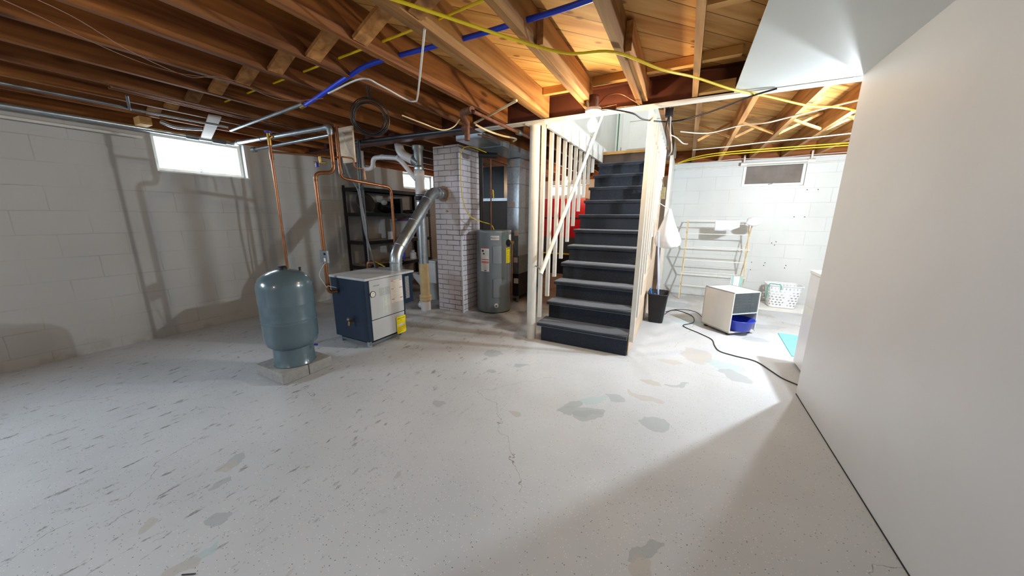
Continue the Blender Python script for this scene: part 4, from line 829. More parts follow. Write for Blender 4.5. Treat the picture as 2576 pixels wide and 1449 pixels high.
# ---------------------------------------------------------------- blue and yellow lines
bl = smooth_path([(-2.75, 1.72, 2.135), (-2.45, 1.66, 2.145), (-2.05, 1.60, 2.18), (-1.80, 1.61, 2.22), (-1.21, 1.685, 2.25), (-0.93, 1.686, 2.25), (-0.49, 1.675, 2.25), (-0.12, 1.60, 2.25), (0.18, 1.55, 2.26)], 5)
bt = thing('blue_pipe', (-1.2, 1.68, 2.13), 'blue plastic water pipe threaded through the joists toward the bulb', 'pipe')
obj('pipe', MB().tube(bl, 0.0135, 14), m_blue, bt); obj('fitting', MB().cyl((-2.80, 1.725, 2.133), (-2.73, 1.715, 2.137), 0.017, 12), m_brass, bt)
yl_ = [(-1.32, 0.9, 2.158), (-1.148, 1.161, 2.158), (-0.861, 1.638, 2.158), (-0.65, 1.86, 2.14), (-0.437, 2.0, 2.158), (-0.22, 2.28, 2.135), (-0.04, 2.565, 2.158), (0.20, 2.86, 2.140), (0.432, 3.14, 2.148), (0.74, 3.45, 2.13), (0.95, 3.66, 2.15), (1.14, 3.88, 2.158), (1.51, 4.3, 2.158)]
tag(obj('power_cable', MB().tube(smooth_path(yl_), 0.0075, 8), m_yel), 'long yellow cable stapled under joists from top edge past the bulb', 'cable')
tag(obj('power_cable', MB().tube([(-4.0, 1.585, 2.24), (-2.75, 1.55, 2.25), (-1.40, 1.494, 2.25), (-0.80, 1.45, 2.25)], 0.0065, 8), m_yel), 'yellow cable threaded through drilled joists left of the doubled joist', 'cable')
for k, yy in enumerate((5.42, 5.60)):
    tag(obj('power_cable', MB().tube(smooth_path([(-0.24, 5.95, 2.12), (0.02, yy+0.2, 2.15), (0.34, yy+0.05, 2.16-0.0*k), (0.9, yy, 2.16), (1.7, yy, 2.162)]), 0.006, 8), m_yel), ['yellow cable low under laundry joists, the one nearer the stair', 'yellow cable low under laundry joists, the one nearer the window'][k], 'cable', 'yellow cables by the laundry window')
wc = smooth_path([(-2.30, 1.62, 2.125), (-2.215, 1.586, 2.11), (-1.87, 1.551, 2.12), (-1.83, 1.66, 2.11), (-1.85, 1.90, 2.10), (-1.80, 1.93, 2.09), (-1.72, 1.87, 2.08), (-1.44, 1.60, 2.09), (-1.20, 1.38, 2.165)], 6)
tag(obj('data_cable', MB().tube(wc, 0.0055, 8), m_wcab), 'white cable sagging below joists beside the blue pipe', 'cable')
tag(obj('data_cable', MB().tube(smooth_path([(-2.05, 2.05, 2.06), (-1.98, 2.2, 2.03), (-1.95, 2.4, 2.02), (-1.90, 2.5, 2.06), (-1.84, 2.52, 2.12)]), 0.005, 8), m_cream), 'cream cable looping right of the hanging black coil', 'cable')
tag(obj('data_cable', MB().tube(smooth_path([(-0.15, 4.0, 2.16), (0.1, 4.05, 2.13), (0.36, 4.0, 2.16), (0.55, 3.9, 2.14), (0.75, 3.85, 2.165), (1.14, 3.5, 2.165)]), 0.006, 8), m_wcab), 'white cable crossing under laundry joists near the beam', 'cable')
tag(obj('data_cable', MB().tube(smooth_path([(-0.02, 5.1, 2.16), (0.36, 5.0, 2.15), (0.75, 4.95, 2.16), (1.13, 4.85, 2.15), (1.6, 4.8, 2.16)]), 0.006, 8), m_wcab), 'white cable crossing under laundry joists midway to the window', 'cable')
tag(obj('data_cable', MB().tube(smooth_path([(-0.22, 6.24, 2.16), (0.2, 6.2, 2.15), (0.6, 6.22, 2.17), (1.0, 6.2, 2.15), (1.4, 6.22, 2.165), (1.9, 6.2, 2.17)]), 0.005, 8), m_wcab), 'white cable lying along the top of the laundry block wall', 'cable')
tag(obj('bell_wire', MB().tube(smooth_path([(-2.45, 0.35, 2.165), (-2.52, 0.56, 2.155), (-2.76, 0.815, 2.15), (-2.92, 1.09, 2.155), (-2.80, 1.18, 2.165), (-2.74, 1.3, 2.16)]), 0.0022, 5), m_bell), 'thin twisted bell wire along a left joist, the inner one', 'wire', 'thin wires under the left joists')
tag(obj('bell_wire', MB().tube(smooth_path([(-2.60, 0.35, 2.165), (-2.65, 0.466, 2.16), (-2.85, 0.785, 2.15), (-2.93, 1.03, 2.16), (-2.75, 1.25, 2.15), (-2.66, 1.5, 2.10), (-2.45, 1.68, 2.13)]), 0.0022, 5), m_bell), 'thin twisted bell wire that sags toward the blue pipe end', 'wire', 'thin wires under the left joists')
bc = smooth_path([(-0.73, 2.83, 2.13), (-0.62, 2.78, 2.11), (-0.46, 2.90, 2.09), (-0.38, 3.05, 2.07), (-0.17, 3.26, 2.085), (0.085, 3.155, 2.10), (0.30, 3.02, 2.13), (0.45, 2.985, 2.15)], 6)
tag(obj('extension_cord', MB().tube(bc, 0.006, 8), m_bcab), 'black cord hanging from the bulb fixture across to the ceiling panel', 'cord')
tag(obj('old_wiring', MB().tube(smooth_path([(-0.73, 2.86, 2.16), (-0.68, 2.90, 2.24), (-0.58, 2.94, 2.26), (-0.47, 2.96, 2.20), (-0.42, 2.97, 2.165)]), 0.0045, 6).tube([(-0.70, 2.90, 2.165), (-0.60, 2.955, 2.19), (-0.598, 2.955, 2.165), (-0.45, 2.965, 2.165)], 0.004, 6), m_copd), 'stiff brown wires arching right of the bulb fixture', 'wire')
hc = thing('hanging_wires', (-0.24, 3.3, 2.1), 'black and white wires drooping beside the right balusters at the ceiling', 'wire')
obj('black_wire', MB().tube(smooth_path([(-0.215, 3.19, 2.12), (-0.235, 3.25, 2.03), (-0.23, 3.45, 1.98), (-0.245, 3.8, 1.97), (-0.25, 4.1, 1.93)]), 0.006, 8), m_bcab, hc)
obj('white_wire', MB().tube(smooth_path([(-0.205, 3.19, 2.12), (-0.20, 3.25, 2.02), (-0.195, 3.5, 1.96), (-0.21, 3.9, 1.96), (-0.24, 4.1, 1.95)]), 0.005, 8), m_wcab, hc)
obj('white_wire', MB().tube(smooth_path([(-0.20, 3.35, 2.00), (-0.15, 3.40, 1.98), (-0.10, 3.50, 1.95), (-0.06, 3.52, 1.945)]), 0.005, 8), m_wcab, hc)
# coiled hose
ck = thing('cable_coil', (-2.05, 1.74, 1.85), 'coil of black cable hanging from a joist above the boiler', 'cable coil')
cn = Vector((-2.043, 1.742, 1.966)); toc = Vector((cn.x, cn.y, 0)).normalized(); rt = Vector((toc.y, -toc.x, 0))
rd = random.Random(3); pts = []
for i in range(6*28):
    a = 2*PI*i/28; t = i/(6*28); r = 0.106+0.013*math.sin(a*0.31+1)+0.008*math.sin(a*0.77)
    pts.append(cn+rt*(math.cos(a)*r*1.05)+Vector((0, 0, math.sin(a)*r*1.04))+toc*(0.012*math.sin(a*0.43)))
obj('loops', MB().tube(pts, 0.0034, 8), m_bcab, ck)
obj('tie', MB().tube([cn+Vector((0, 0, 0.125)), cn+rt*-0.01+Vector((0, 0, 0.206))], 0.004, 6).tube([cn+Vector((0.01, 0, 0.11)), cn+rt*0.01+Vector((0, 0, 0.206))], 0.004, 6), m_bcab, ck)

# ---------------------------------------------------------------- ducts and furnace
du = thing('return_duct', (-2.26, 4.7, 0), 'tall galvanised sheet duct standing behind the water heater', 'duct')
obj('riser', MB().box((-2.36, 4.34, 0.72), (-2.165, 5.10, 2.10)), m_galv, du, bevel=0.004)
for z in (1.05, 1.42, 1.75, 1.98): obj('seam', MB().box((-2.363, 4.337, z), (-2.162, 5.103, z+0.008)), m_galvd, du)
obj('lower_box', MB().box((-2.42, 4.345, 0.45), (-2.16, 5.12, 0.72)), m_galvd, du); obj('base_box', MB().box((-2.48, 4.36, 0.10), (-2.17, 5.15, 0.45)), m_black, du, label='black base box')
for (x, y) in ((-2.19, 4.375), (-2.45, 4.375), (-2.19, 5.12), (-2.45, 5.12)): obj('leg', MB().box((x-0.015, y-0.015, 0), (x+0.015, y+0.015, 0.10)), m_galvd, du)
for i, (x, z) in enumerate(((-2.28, 2.0), (-2.27, 1.43), (-2.20, 1.02), (-2.215, 0.62), (-2.205, 0.30))):
    obj('paper_tag', MB().box((x-0.035, 4.3345 if i != 3 and i != 4 else 4.3445, z), (x+0.035, 4.3365 if i < 3 else 4.36, z+0.075)), plain('pinkish_paper', (196, 178, 172), 0.7), du, label='pale paper tag')
td = thing('trunk_duct', (-2.16, 3.7, 2.11), 'flat galvanised duct under the joists between the beam and tall duct', 'duct')
obj('duct', MB().box((-2.34, 3.12, 2.105), (-2.0, 4.50, 2.165)), m_galv, td); obj('seam', MB().box((-2.345, 3.55, 2.10), (-1.995, 3.565, 2.168)), m_galvd, td)
tag(obj('pipe_sleeve', MB().cyl((-2.36, 3.60, 2.04), (-2.15, 3.70, 2.03), 0.032, 16), m_black), 'black foam sleeve on the pipe above the water heater', 'pipe')
fu = thing('furnace', (-2.9, 5.2, 0), 'dark upright furnace cabinet seen between chimney and tall duct', 'furnace')
obj('plenum', MB().box((-3.22, 5.0, 1.60), (-2.78, 5.45, 2.12)), m_furn, fu, bevel=0.004); obj('ledge', MB().box((-3.30, 4.93, 1.555), (-2.55, 5.5, 1.60)), m_galv, fu)
obj('cabinet', MB().box((-3.30, 4.95, 0.05), (-2.55, 5.5, 1.555)), m_brown, fu, bevel=0.006); obj('vertical_seam', MB().box((-3.03, 4.944, 0.05), (-3.02, 4.951, 1.555)), m_black, fu)
obj('base', MB().box((-3.28, 4.98, 0.0), (-2.57, 5.48, 0.05)), m_black, fu)
tag(obj('vent_stack', MB().tube([(-2.67, 4.10, 0.0), (-2.67, 4.10, 2.14)], 0.042, 20), m_black), 'black upright pipe against the right side of the chimney', 'pipe')
rc = thing('red_cabinet', (-2.3, 7.3, 0), 'tall red and black cabinet against the back wall behind the balusters', 'cabinet')
obj('upper_panel', MB().box((-3.1, 7.2, 1.29), (-1.98, 7.55, 1.70)), m_red, rc, label='upper red panel'); obj('lower_panel', MB().box((-3.1, 7.2, 0.85), (-1.90, 7.55, 1.26)), m_red, rc, label='lower red panel')
obj('shelf_edge', MB().box((-3.1, 7.19, 1.26), (-1.92, 7.55, 1.29)), m_black, rc); obj('drawer_front', MB().box((-3.1, 7.2, 0.48), (-1.9, 7.55, 0.85)), m_furn, rc)
obj('yellow_strip', MB().box((-3.1, 7.19, 0.455), (-1.9, 7.55, 0.485)), m_yel, rc); obj('plinth', MB().box((-3.1, 7.2, 0.0), (-1.9, 7.55, 0.455)), m_black, rc)

# ---------------------------------------------------------------- toilet
to_ = thing('toilet', (-3.45, 3.9, 0), 'white toilet half hidden between drain stack and brick chimney', 'toilet')
obj('tank', MB().box((-3.47, 3.80, 0.28), (-3.30, 4.14, 0.60)), m_porc, to_, bevel=0.015); obj('tank_lid', MB().box((-3.485, 3.785, 0.602), (-3.285, 4.155, 0.632)), m_porc, to_, bevel=0.01)
def oval(cx, cy, a, b, z, n=32): return [Vector((cx+a*math.cos(2*PI*k/n), cy+b*math.sin(2*PI*k/n), z)) for k in range(n)]
obj('bowl', MB().rings([oval(-3.52, 3.93, 0.14, 0.10, 0.0), oval(-3.52, 3.93, 0.12, 0.085, 0.12), oval(-3.57, 3.93, 0.17, 0.12, 0.22), oval(-3.62, 3.93, 0.22, 0.16, 0.33), oval(-3.62, 3.93, 0.22, 0.165, 0.36)]), m_porc, to_)
obj('seat', MB().rings([oval(-3.62, 3.93, 0.225, 0.17, 0.361), oval(-3.62, 3.93, 0.23, 0.172, 0.378)]), m_porc, to_); obj('seat_lid', MB().rings([oval(-3.62, 3.93, 0.228, 0.171, 0.381), oval(-3.62, 3.93, 0.22, 0.165, 0.398)]), m_porc, to_)

# ---------------------------------------------------------------- storage shelf and what it holds
SH0, SH1, SB, SF = 3.48, 5.0, -4.845, -4.42
ss = thing('storage_shelf', (-4.63, 4.24, 0), 'black steel rack shelving against the left wall behind the boiler', 'shelf')
for (x, y) in ((SB, SH0), (SF, SH0), (SB, SH1), (SF, SH1)):
    sx = 1 if x == SB else -1; sy = 1 if y == SH0 else -1
    p_ = MB().box((x, y, 0), (x+sx*0.045, y+sy*0.005, 1.76)).box((x, y, 0), (x+sx*0.005, y+sy*0.045, 1.76))
    o_ = obj('post', p_, m_black, ss)
    if x == SF:
        hl = MB()
        for k in range(42): hl.box((x+0.0003, y+sy*0.010, 0.06+k*0.04), (x+0.001, y+sy*0.022, 0.078+k*0.04))
        obj('slots', hl, m_galvd, o_, kind='stuff')
for z in (0.50, 0.90, 1.34, 1.72):
    obj('beam', MB().box((SF-0.006, SH0, z-0.055), (SF+0.004, SH1, z)), m_black, ss); obj('beam', MB().box((SB, SH0, z-0.045), (SB+0.01, SH1, z)), m_black, ss)
    obj('beam', MB().box((SB, SH0-0.004, z-0.055), (SF, SH0+0.006, z)), m_black, ss); obj('beam', MB().box((SB, SH1-0.006, z-0.045), (SF, SH1+0.004, z)), m_black, ss)
    obj('board', MB().box((SB+0.01, SH0+0.01, z-0.012), (SF-0.008, SH1-0.01, z-0.002)), m_ply if z < 1.3 else m_black, ss)
def disc(c, n_, r, t):
    c = Vector(c); n_ = Vector(n_).normalized(); mb = MB(); a = n_.orthogonal().normalized(); b = n_.cross(a); rs = []
    for rr, h in ((0.001, 0.0), (r*0.75, 0.0), (r*0.97, t*0.8), (r, t), (r*0.985, t*1.2), (r*0.74, t*0.4), (0.001, t*0.4)):
        rs.append([c+n_*h+(a*math.cos(2*PI*k/36)+b*math.sin(2*PI*k/36))*rr for k in range(36)])
    return mb.rings(rs, cap=False)
tag(obj('serving_tray', disc((-4.68, 3.75, 1.50), (0.95, -0.15, 0.30), 0.16, 0.02), plain('dark_glossy_tray', (96, 86, 78), 0.12)), 'large dark round tray leaning on the upper black shelf', 'tray')
def blob(c, r, seed, sq=(1, 1, 1), n=20, amp=0.15):
    rd = random.Random(seed); ph = [rd.uniform(0, 6) for _ in range(6)]; rs = []
    for i in range(1, n):
        th = PI*i/n; ring = []
        for k in range(28):
            a = 2*PI*k/28; q_ = 1+amp*(math.sin(3*a+ph[0]+th*2)+math.sin(5*a+ph[1]-th*3)*0.6+math.sin(2*a+ph[2]+th*5)*0.7)/2
            ring.append(Vector((c[0]+r*q_*sq[0]*math.sin(th)*math.cos(a), c[1]+r*q_*sq[1]*math.sin(th)*math.sin(a), c[2]-r*sq[2]*math.cos(th))))
        rs.append(ring)
    return MB().rings(rs)
tag(obj('dark_bag', blob((-4.63, 4.14, 1.445), 0.12, 2, (1, 1.3, 0.85)), m_blkrub), 'lumpy black bag on the upper shelf beside the round tray', 'bag')
tag(obj('white_ball', blob((-4.56, 4.03, 1.52), 0.052, 5, amp=0.02), m_bag), 'white ball resting on the black bag, upper shelf', 'ball')
tag(obj('black_folder', MB().box((-4.80, 4.38, 1.341), (-4.55, 4.43, 1.60)), m_black), 'upright black binder behind the copper pipe on upper shelf', 'binder')
tag(obj('dark_cloth', blob((-4.62, 4.66, 1.374), 0.10, 9, (1, 1.6, 0.34), amp=0.5), m_blkrub), 'crumpled dark cloth at the right end of upper shelf', 'cloth')
pb = thing('paint_bucket', (-4.62, 4.56, 0.90), 'big white plastic bucket with printed label on the middle shelf', 'bucket')
obj('body', MB().lathe((-4.62, 4.56, 0), [(0.125, 0.901), (0.145, 1.20), (0.150, 1.20), (0.150, 1.215), (0.14, 1.215)], 36), m_bag, pb); obj('lid', MB().lathe((-4.62, 4.56, 0), [(0.153, 1.205), (0.155, 1.235), (0.14, 1.24), (0.0, 1.238)], 36), m_purple, pb, label='purple lid')
obj('label', MB().prism([(-4.478, 4.50, 1.03), (-4.478, 4.56, 1.03), (-4.478, 4.56, 1.12), (-4.478, 4.50, 1.12)], (0.0015, 0, 0)), m_purple, pb)
tag(obj('white_card', MB().box((-4.55, 4.05, 0.90), (-4.545, 4.16, 1.03)), m_label), 'small white card standing on the middle shelf', 'card')
tag(obj('plastic_tub', MB().lathe((-4.55, 4.62, 0), [(0.060, 0.501), (0.062, 0.60), (0.058, 0.62), (0.036, 0.63), (0.038, 0.665), (0.0, 0.666)], 28), m_bag), 'white plastic jar with screw top on the lower shelf', 'jar')
tag(obj('plastic_tub', MB().lathe((-4.52, 4.80, 0), [(0.050, 0.501), (0.052, 0.62), (0.040, 0.64), (0.0, 0.641)], 28), m_alum), 'grey white plastic tub right of the screw top jar', 'jar')
tag(obj('spray_bottle', MB().lathe((-4.68, 4.50, 0), [(0.030, 0.501), (0.032, 0.60), (0.012, 0.64), (0.012, 0.68), (0.0, 0.681)], 20), m_blue), 'blue bottle at the left of the jars on the lower shelf', 'bottle')
tag(obj('cardboard_tray', MB().box((-4.78, 3.60, 0.501), (-4.46, 4.30, 0.51)).box((-4.78, 3.60, 0.501), (-4.77, 4.30, 0.54)).box((-4.47, 3.60, 0.501), (-4.46, 4.30, 0.525)), m_ply), 'flat brown cardboard tray on the lowest shelf', 'tray')
tag(obj('small_jar', MB().lathe((-4.50, 4.90, 0), [(0.022, 1.341), (0.024, 1.42), (0.018, 1.44), (0.0, 1.441)], 20), plain('amber_jar', (214, 150, 70), 0.3)), 'small amber jar near right end of the upper shelf', 'jar')
tag(obj('red_clamp', MB().box((-4.408, 3.482, 0.96), (-4.395, 3.515, 1.03)), m_red), 'small red clamp on the front post of the black shelf', 'clamp')

# ---------------------------------------------------------------- bulb fixtures
for nm, loc, pw, colr in BULBS:
    x, y, z = loc
    lab = {'stairs': 'glowing bare bulb in a porcelain socket by the stair head beam', 'laundry': 'bare bulb hidden over the laundry behind the white partition', 'laundry_b': 'second bare bulb over the laundry, nearer the drying rack', 'behind': 'bare bulb overhead behind the camera', 'furnace': 'bare bulb back beyond the furnace'}[nm]
    t = thing('bulb_fixture', (x, y, z+0.02), lab, 'light')
    obj('junction_box', MB().cyl((x, y, z+0.115), (x, y, {'behind': 2.17, 'furnace': 2.36, 'laundry': 2.36, 'laundry_b': 2.36, 'stairs': 2.23}[nm]), 0.036, 20), m_rust, t)
    obj('socket', MB().lathe((x, y, 0), [(0.026, z+0.062), (0.030, z+0.085), (0.062, z+0.090), (0.066, z+0.10), (0.062, z+0.114), (0.0, z+0.115)], 32), m_porc, t)
    b_ = obj('bulb', MB().lathe((x, y, 0), [(0.0, z-0.058), (0.022, z-0.051), (0.037, z-0.027), (0.040, z), (0.034, z+0.022), (0.018, z+0.042), (0.014, z+0.062)], 24), m_bulb_w if colr[2] < 0.7 else m_bulb_c, t, label='glowing bulb')
    b_.visible_shadow = True
    bulb_light('light_'+nm, (x, y, z-0.095), pw, colr, 0.025)

# ---------------------------------------------------------------- laundry corner
cl = thing('wall_conduit', (0.8, 6.2, 2.08), 'white painted pipe along the top of the laundry wall, clamps at window', 'pipe')
obj('pipe', MB().tube([(-0.25, 6.235, 2.065), (2.9, 6.235, 2.065)], 0.009, 10), m_trimw, cl); obj('thick_pipe', MB().tube([(0.64, 6.21, 2.092), (1.50, 6.21, 2.092)], 0.019, 14), m_trimw, cl)
for x in (0.68, 1.46): obj('clamp', MB().cyl((x-0.04, 6.21, 2.09), (x+0.04, 6.21, 2.09), 0.028, 14).tube([(x, 6.21, 2.09), (x, 6.21, 2.22)], 0.012, 8), m_trimw, cl)
rk = thing('drying_rack', (0.44, 5.99, 0), 'folding wooden drying rack with white rungs against the laundry wall', 'drying rack')
RY0, RY1 = 5.84, 6.12; lv_ = [0.0, 0.42, 0.84, 1.26]
for x in (0.03, 0.85):
    for k in range(3):
        o1 = 0.006 if k % 2 else -0.006
        obj('slat', MB().bar((x+o1, RY0, lv_[k]+(0.0 if k else 0.008)), (x+o1, RY1, lv_[k+1]), 0.010, 0.024, up=(0,0,1)), m_rack, rk)
        obj('slat', MB().bar((x-o1, RY1, lv_[k]+(0.0 if k else 0.008)), (x-o1, RY0, lv_[k+1]), 0.010, 0.024, up=(0,0,1)), m_rack, rk)
for z in lv_[1:]:
    for y in (RY0, RY1): obj('rung', MB().cyl((0.01, y, z), (0.87, y, z), 0.0065, 10), m_whiteg, rk)
for z in (0.21, 0.63, 1.05): obj('rung', MB().cyl((0.01, 5.98, z), (0.87, 5.98, z), 0.0065, 10), m_whiteg, rk)
def drape(x0, x1, y, ztop, drop_f, drop_b, seed, skew=0.0, n=24):
    rd = random.Random(seed); mb = MB(); rows = []
    prof = [(-0.010, -drop_f), (-0.011, -drop_f*0.66), (-0.011, -drop_f*0.33), (-0.009, -0.01), (0, 0.010), (0.009, -0.01), (0.011, -drop_b*0.5), (0.011, -drop_b)]
    vs = []; fs = []
    for j, (dy, dz) in enumerate(prof):
        for i in range(n+1):
            t = i/n; x = x0+(x1-x0)*t; s_ = 1.0-skew*max(0, t-0.6)*abs(dz)*4
            vs.append((x, y+dy+0.006*math.sin(t*13+seed)*min(1, abs(dz)*8), ztop+dz*s_))
    for j in range(len(prof)-1):
        for i in range(n): a = j*(n+1)+i; fs.append((a, a+1, a+n+2, a+n+1))
    return mb.add(vs, fs, 0, True)
tag(obj('cleaning_cloth', drape(0.39, 0.70, RY0, 1.26, 0.15, 0.10, 2, 1.5), m_cloth, solid=0.003), 'white cloth draped over the top rung of the drying rack', 'cloth')
tag(obj('white_rag', blob((0.86, 5.82, 1.25), 0.058, 4, (1.5, 1, 1.15), amp=0.2), m_cloth), 'bunched white rag over the top right corner of rack', 'cloth')
tw = MB(); tw.box((0.69, 5.815, 0.29), (0.84, 5.827, 0.445), 0)
for x in (0.70, 0.715, 0.80, 0.815, 0.828): tw.box((x, 5.8135, 0.29), (x+0.006, 5.8285, 0.446), 1)
tag(obj('striped_towel', tw, [m_cloth, m_green]), 'white towel with green stripes hanging behind the dehumidifier', 'towel')
# dehumidifier
U = Vector((0.76, 0.65, 0)); V = Vector((-0.65, 0.76, 0)); O_ = Vector((0.552, 4.192, 0))
def L(u, v, z): return O_+U*u+V*v+Vector((0, 0, z))
def lbox(mb, u0, u1, v0, v1, z0, z1, mi=0):
    vs = [L(u0,v0,z0), L(u1,v0,z0), L(u1,v1,z0), L(u0,v1,z0), L(u0,v0,z1), L(u1,v0,z1), L(u1,v1,z1), L(u0,v1,z1)]
    return mb.add(vs, [(0,3,2,1),(4,5,6,7),(0,1,5,4),(1,2,6,5),(2,3,7,6),(3,0,4,7)], mi)
W_, D_ = 0.36, 0.40
dh = thing('dehumidifier', tuple(L(0.18, 0.2, 0)), 'beige box dehumidifier with grey grille on the laundry floor', 'dehumidifier')
c_ = MB(); lbox(c_, 0, 0.012, 0, D_, 0.03, 0.495); lbox(c_, W_-0.012, W_, 0, D_, 0.03, 0.495); lbox(c_, 0, W_, 0, D_, 0.485, 0.495); lbox(c_, 0, W_, 0, D_, 0.03, 0.045); lbox(c_, 0, W_, D_-0.01, D_, 0.03, 0.495)
obj('case', c_, m_beige, dh); obj('divider', lbox(MB(), 0.012, W_-0.012, 0.0, 0.012, 0.245, 0.257), m_lgrey, dh)
obj('inner_wall', lbox(MB(), 0.012, W_-0.012, 0.30, 0.31, 0.045, 0.25), m_furn, dh)
obj('grille_back', lbox(MB(), 0.012, W_-0.012, 0.012, 0.018, 0.257, 0.485), m_black, dh)
gr = MB()
for r_ in range(6):
    z0 = 0.262+r_*0.037
    for k in range(44):
        u = 0.018+k*0.0074
        lbox(gr, u, u+0.0038, 0.004, 0.008, z0, z0+0.029)
    lbox(gr, 0.014, W_-0.014, 0.003, 0.010, z0+0.031, z0+0.0335)
for u in (0.10, 0.18, 0.26): lbox(gr, u-0.002, u+0.002, 0.002, 0.010, 0.257, 0.485)
obj('grille', gr, m_grille, dh, label='grey slotted grille')
for (u, v) in ((0.04, 0.05), (0.32, 0.05), (0.04, 0.36), (0.32, 0.36)): obj('foot', lbox(MB(), u-0.015, u+0.015, v-0.015, v+0.015, 0.0, 0.03), m_black, dh)
b0 = L(0.185, 0.055, 0)
tag(obj('basin', MB().lathe((b0.x, b0.y, 0), [(0.0, 0.047), (0.105, 0.047), (0.110, 0.05), (0.145, 0.165), (0.152, 0.168), (0.152, 0.176), (0.141, 0.174), (0.104, 0.056), (0.0, 0.054)], 40, cap=False), m_basin), 'round blue plastic basin catching water under the dehumidifier', 'basin')
# laundry basket with cut-out sides
def rrect(cx, cy, a, b, z, n=72, e=0.32):
    out = []
    for k in range(n):
        t = 2*PI*k/n; c0, s0 = math.cos(t), math.sin(t)
        out.append(Vector((cx+a*abs(c0)**e*(1 if c0 >= 0 else -1), cy+b*abs(s0)**e*(1 if s0 >= 0 else -1), z)))
    return out
def rrect_u(cx, cy, a, b, z, n=96):
    raw = rrect(cx, cy, a, b, z, 720); L_ = [0]
    for i in range(720): L_.append(L_[-1]+(raw[(i+1) % 720]-raw[i]).length)
    out = []; j = 0
    for k in range(n):
        s_ = L_[-1]*k/n
        while L_[j+1] < s_: j += 1
        out.append(raw[j % 720].lerp(raw[(j+1) % 720], (s_-L_[j])/max(1e-9, L_[j+1]-L_[j])))
    return out
BX, BY = 1.36, 5.98; bk = thing('laundry_basket', (BX, BY, 0.022), 'white plastic laundry basket with oval holes by the back wall', 'basket')
n_ = 160; zs_ = [0.024+0.325*i/26 for i in range(27)]; vs = []; fs = []
for z in zs_:
    t = (z-0.024)/0.325; vs += rrect_u(BX, BY, 0.155+0.05*t, 0.125+0.045*t, z, n_)
for i in range(26):
    for k in range(n_):
        hole = False
        if 3 <= i <= 19:
            row = (i-3)//3; inrow = (i-3) % 3 != 2; sh_ = 2 if row % 2 else 0
            hole = (i-3) % 3 == 0 and ((k+sh_) % 6) in (0, 1, 2) and (k % 40) > 6
        elif 22 <= i <= 23: hole = (k % 5) in (0,)
        if hole: continue
        fs.append((i*n_+k, i*n_+(k+1) % n_, (i+1)*n_+(k+1) % n_, (i+1)*n_+k))
fs.append(tuple(reversed(range(n_))))
obj('body', MB().add(vs, fs, 0, True), m_bag, bk, solid=0.003)
rim = rrect_u(BX, BY, 0.208, 0.173, 0.352, 72); obj('rim', MB().tube(rim+[rim[0]], 0.008, 8, cap=False), m_bag, bk)
tag(obj('green_strap', MB().tube(smooth_path([(1.16, 5.84, 0.16), (1.15, 5.83, 0.30), (1.17, 5.815, 0.372), (1.24, 5.80, 0.375), (1.29, 5.797, 0.366), (1.30, 5.785, 0.30)]), 0.005, 8), m_green), 'green striped cloth hooked over the left side of the basket', 'cloth')
tag(obj('floor_board', MB().box((1.05, 5.72, 0.0), (2.1, 6.26, 0.022)), m_whiteg), 'white board lying on the floor under the laundry basket', 'board')
# washer
wa = thing('washing_machine', (1.3, 3.36, 0), 'white laundry machine just past the end of the tall white partition', 'washing machine')
obj('cabinet', MB().box((1.002, 3.06, 0.015), (1.64, 3.665, 0.83)), m_alum, wa, bevel=0.008); obj('top', MB().box((0.998, 3.05, 0.832), (1.645, 3.67, 0.862)), m_whiteg, wa, bevel=0.006)
obj('side_recess', MB().box((0.9985, 3.2, 0.50), (1.003, 3.60, 0.56)), m_whiteg, wa); obj('foot', MB().box((1.02, 3.08, 0), (1.62, 3.64, 0.015)), m_black, wa)
tag(obj('floor_mat', MB().prism([(1.072, 4.575, 0.001), (1.032, 3.83, 0.001), (1.75, 3.80, 0.001), (1.79, 4.55, 0.001)], (0, 0, 0.008)), m_turq), 'turquoise mat on the laundry floor in front of machine', 'mat')
# wastebasket, mop, bag
wb = thing('wastebasket', (-0.222, 4.42, 0), 'black plastic wastebasket beside the plywood stair panel', 'bin')
def rr2(a, b, z, t=0): return rrect_u(-0.215, 4.43, a, b, z, 48)
obj('body', MB().rings([rr2(0.082, 0.125, 0.001), rr2(0.084, 0.127, 0.012), rr2(0.115, 0.165, 0.36), rr2(0.122, 0.172, 0.362), rr2(0.122, 0.172, 0.374), rr2(0.111, 0.161, 0.374), rr2(0.080, 0.122, 0.02)], cap=True), m_blkrub, wb)
mo = thing('mop', (-0.2, 4.4, 0.1), 'light blue mop handle leaning up out of the wastebasket', 'mop')
obj('handle', MB().cyl((-0.19, 4.42, 0.03), (-0.285, 4.38, 1.13), 0.011, 12), plain('pale_blue_handle', (176, 190, 226), 0.4), mo)
du_ = thing('dustpan_brush', (-0.28, 4.4, 0.1), 'bright blue brush handle sticking out of the wastebasket', 'brush')
obj('handle', MB().bar((-0.24, 4.34, 0.10), (-0.31, 4.36, 0.43), 0.02, 0.012), m_lblue, du_); obj('brush_block', MB().bar((-0.24, 4.38, 0.12), (-0.255, 4.37, 0.36), 0.03, 0.015), m_lblue, du_)
pbag = thing('plastic_bag', (-0.26, 4.56, 0.9), 'full white plastic bag hanging beside the right balusters', 'bag')
bn = [(0.012, 1.40), (0.03, 1.33), (0.06, 1.22), (0.095, 1.10), (0.115, 1.02), (0.105, 0.96), (0.07, 0.925), (0.02, 0.915)]
rs = []
for r, z in bn:
    rs.append([Vector((-0.180-0.03*(z-0.95)+1.25*r*(1+0.10*math.sin(5*2*PI*k/40+z*9)+0.05*math.sin(11*2*PI*k/40+z*20))*math.cos(2*PI*k/40), 4.56+r*1.25*(1+0.10*math.sin(4*2*PI*k/40+z*7))*math.sin(2*PI*k/40), z)) for k in range(40)])
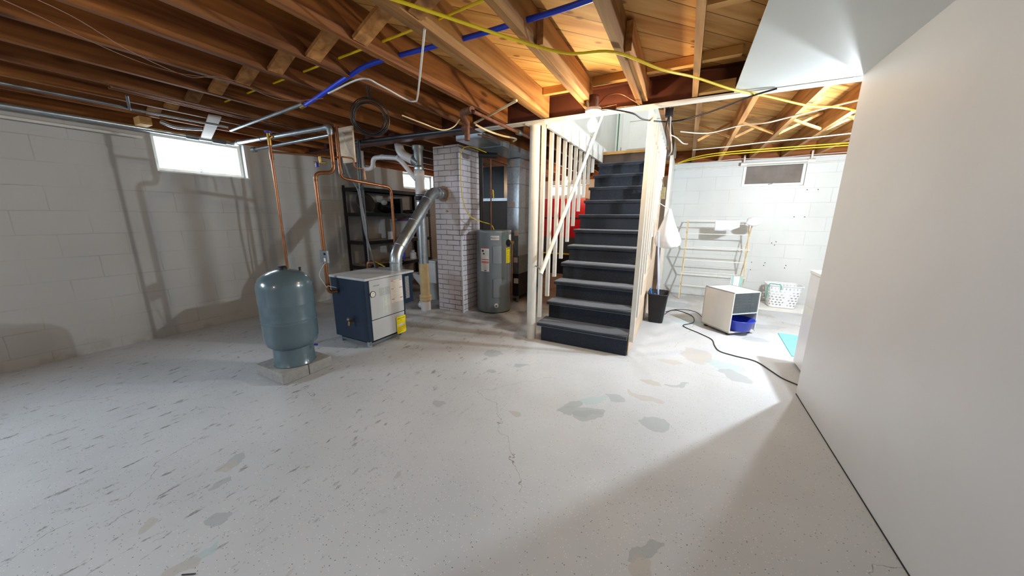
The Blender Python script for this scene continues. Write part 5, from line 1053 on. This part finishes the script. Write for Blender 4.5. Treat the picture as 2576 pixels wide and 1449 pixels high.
obj('body', MB().rings(rs).tube([(-0.19, 4.56, 1.39), (-0.318, 4.56, 1.47)], 0.006, 6), m_bag, pbag); obj('tied_ear', blob((-0.085, 4.54, 0.975), 0.035, 8, (1, 1, 1.2), amp=0.3), m_bag, pbag)
tag(obj('scrub_brush', MB().box((-0.31, 4.55, 1.52), (-0.265, 4.61, 1.66)).tube([(-0.29, 4.58, 1.66), (-0.318, 4.575, 1.76)], 0.006, 6), m_tan, bevel=0.008), 'tan bristle brush hanging beside the right balusters', 'brush')
# floor cords
c1 = [(-0.12, 4.89), (0.0, 5.06), (0.2, 4.86), (0.214, 4.54), (0.10, 4.33), (0.27, 4.12), (0.379, 3.965), (0.394, 3.78), (0.428, 3.63), (0.553, 3.566), (0.70, 3.517), (0.786, 3.34), (0.84, 3.22), (0.93, 3.13), (1.0, 3.03)]
tag(obj('extension_cord', MB().tube(smooth_path([(x, y, 0.0055) for x, y in c1]), 0.005, 8), m_bcab), 'long black cord snaking over the floor to the white partition', 'cord')
c2 = [(-0.125, 4.72), (-0.05, 4.98), (0.10, 5.11), (0.26, 5.03), (0.325, 4.74), (0.345, 4.58), (0.42, 4.57), (0.50, 4.52)]
tag(obj('extension_cord', MB().tube(smooth_path([(x, y, 0.0165) for x, y in c2]), 0.005, 8), m_bcab), 'short black cord looping from the wastebasket to the dehumidifier', 'cord')
# small straw on the floor
tag(obj('nail', MB().cyl((-1.50, 0.275, 0.003), (-1.46, 0.30, 0.003), 0.002, 6), m_bcab), 'thin dark nail lying on the floor near the bottom edge', 'nail')
# wall holes in the laundry wall
hm = MB()
for (x, z) in ((1.49, 1.70), (1.61, 1.70), (1.40, 1.32), (1.52, 1.32), (1.19, 0.93), (1.24, 0.95), (1.23, 0.90), (0.98, 0.62), (1.15, 0.62), (1.14, 0.58), (1.41, 0.60), (1.40, 0.56), (0.98, 0.50)):
    hm.cyl((x, 6.2685, z), (x, 6.2702, z), 0.007, 8)
wl_ = bpy.data.objects['wall_laundry']; obj('screw_holes', hm, m_ink, parent=wl_)
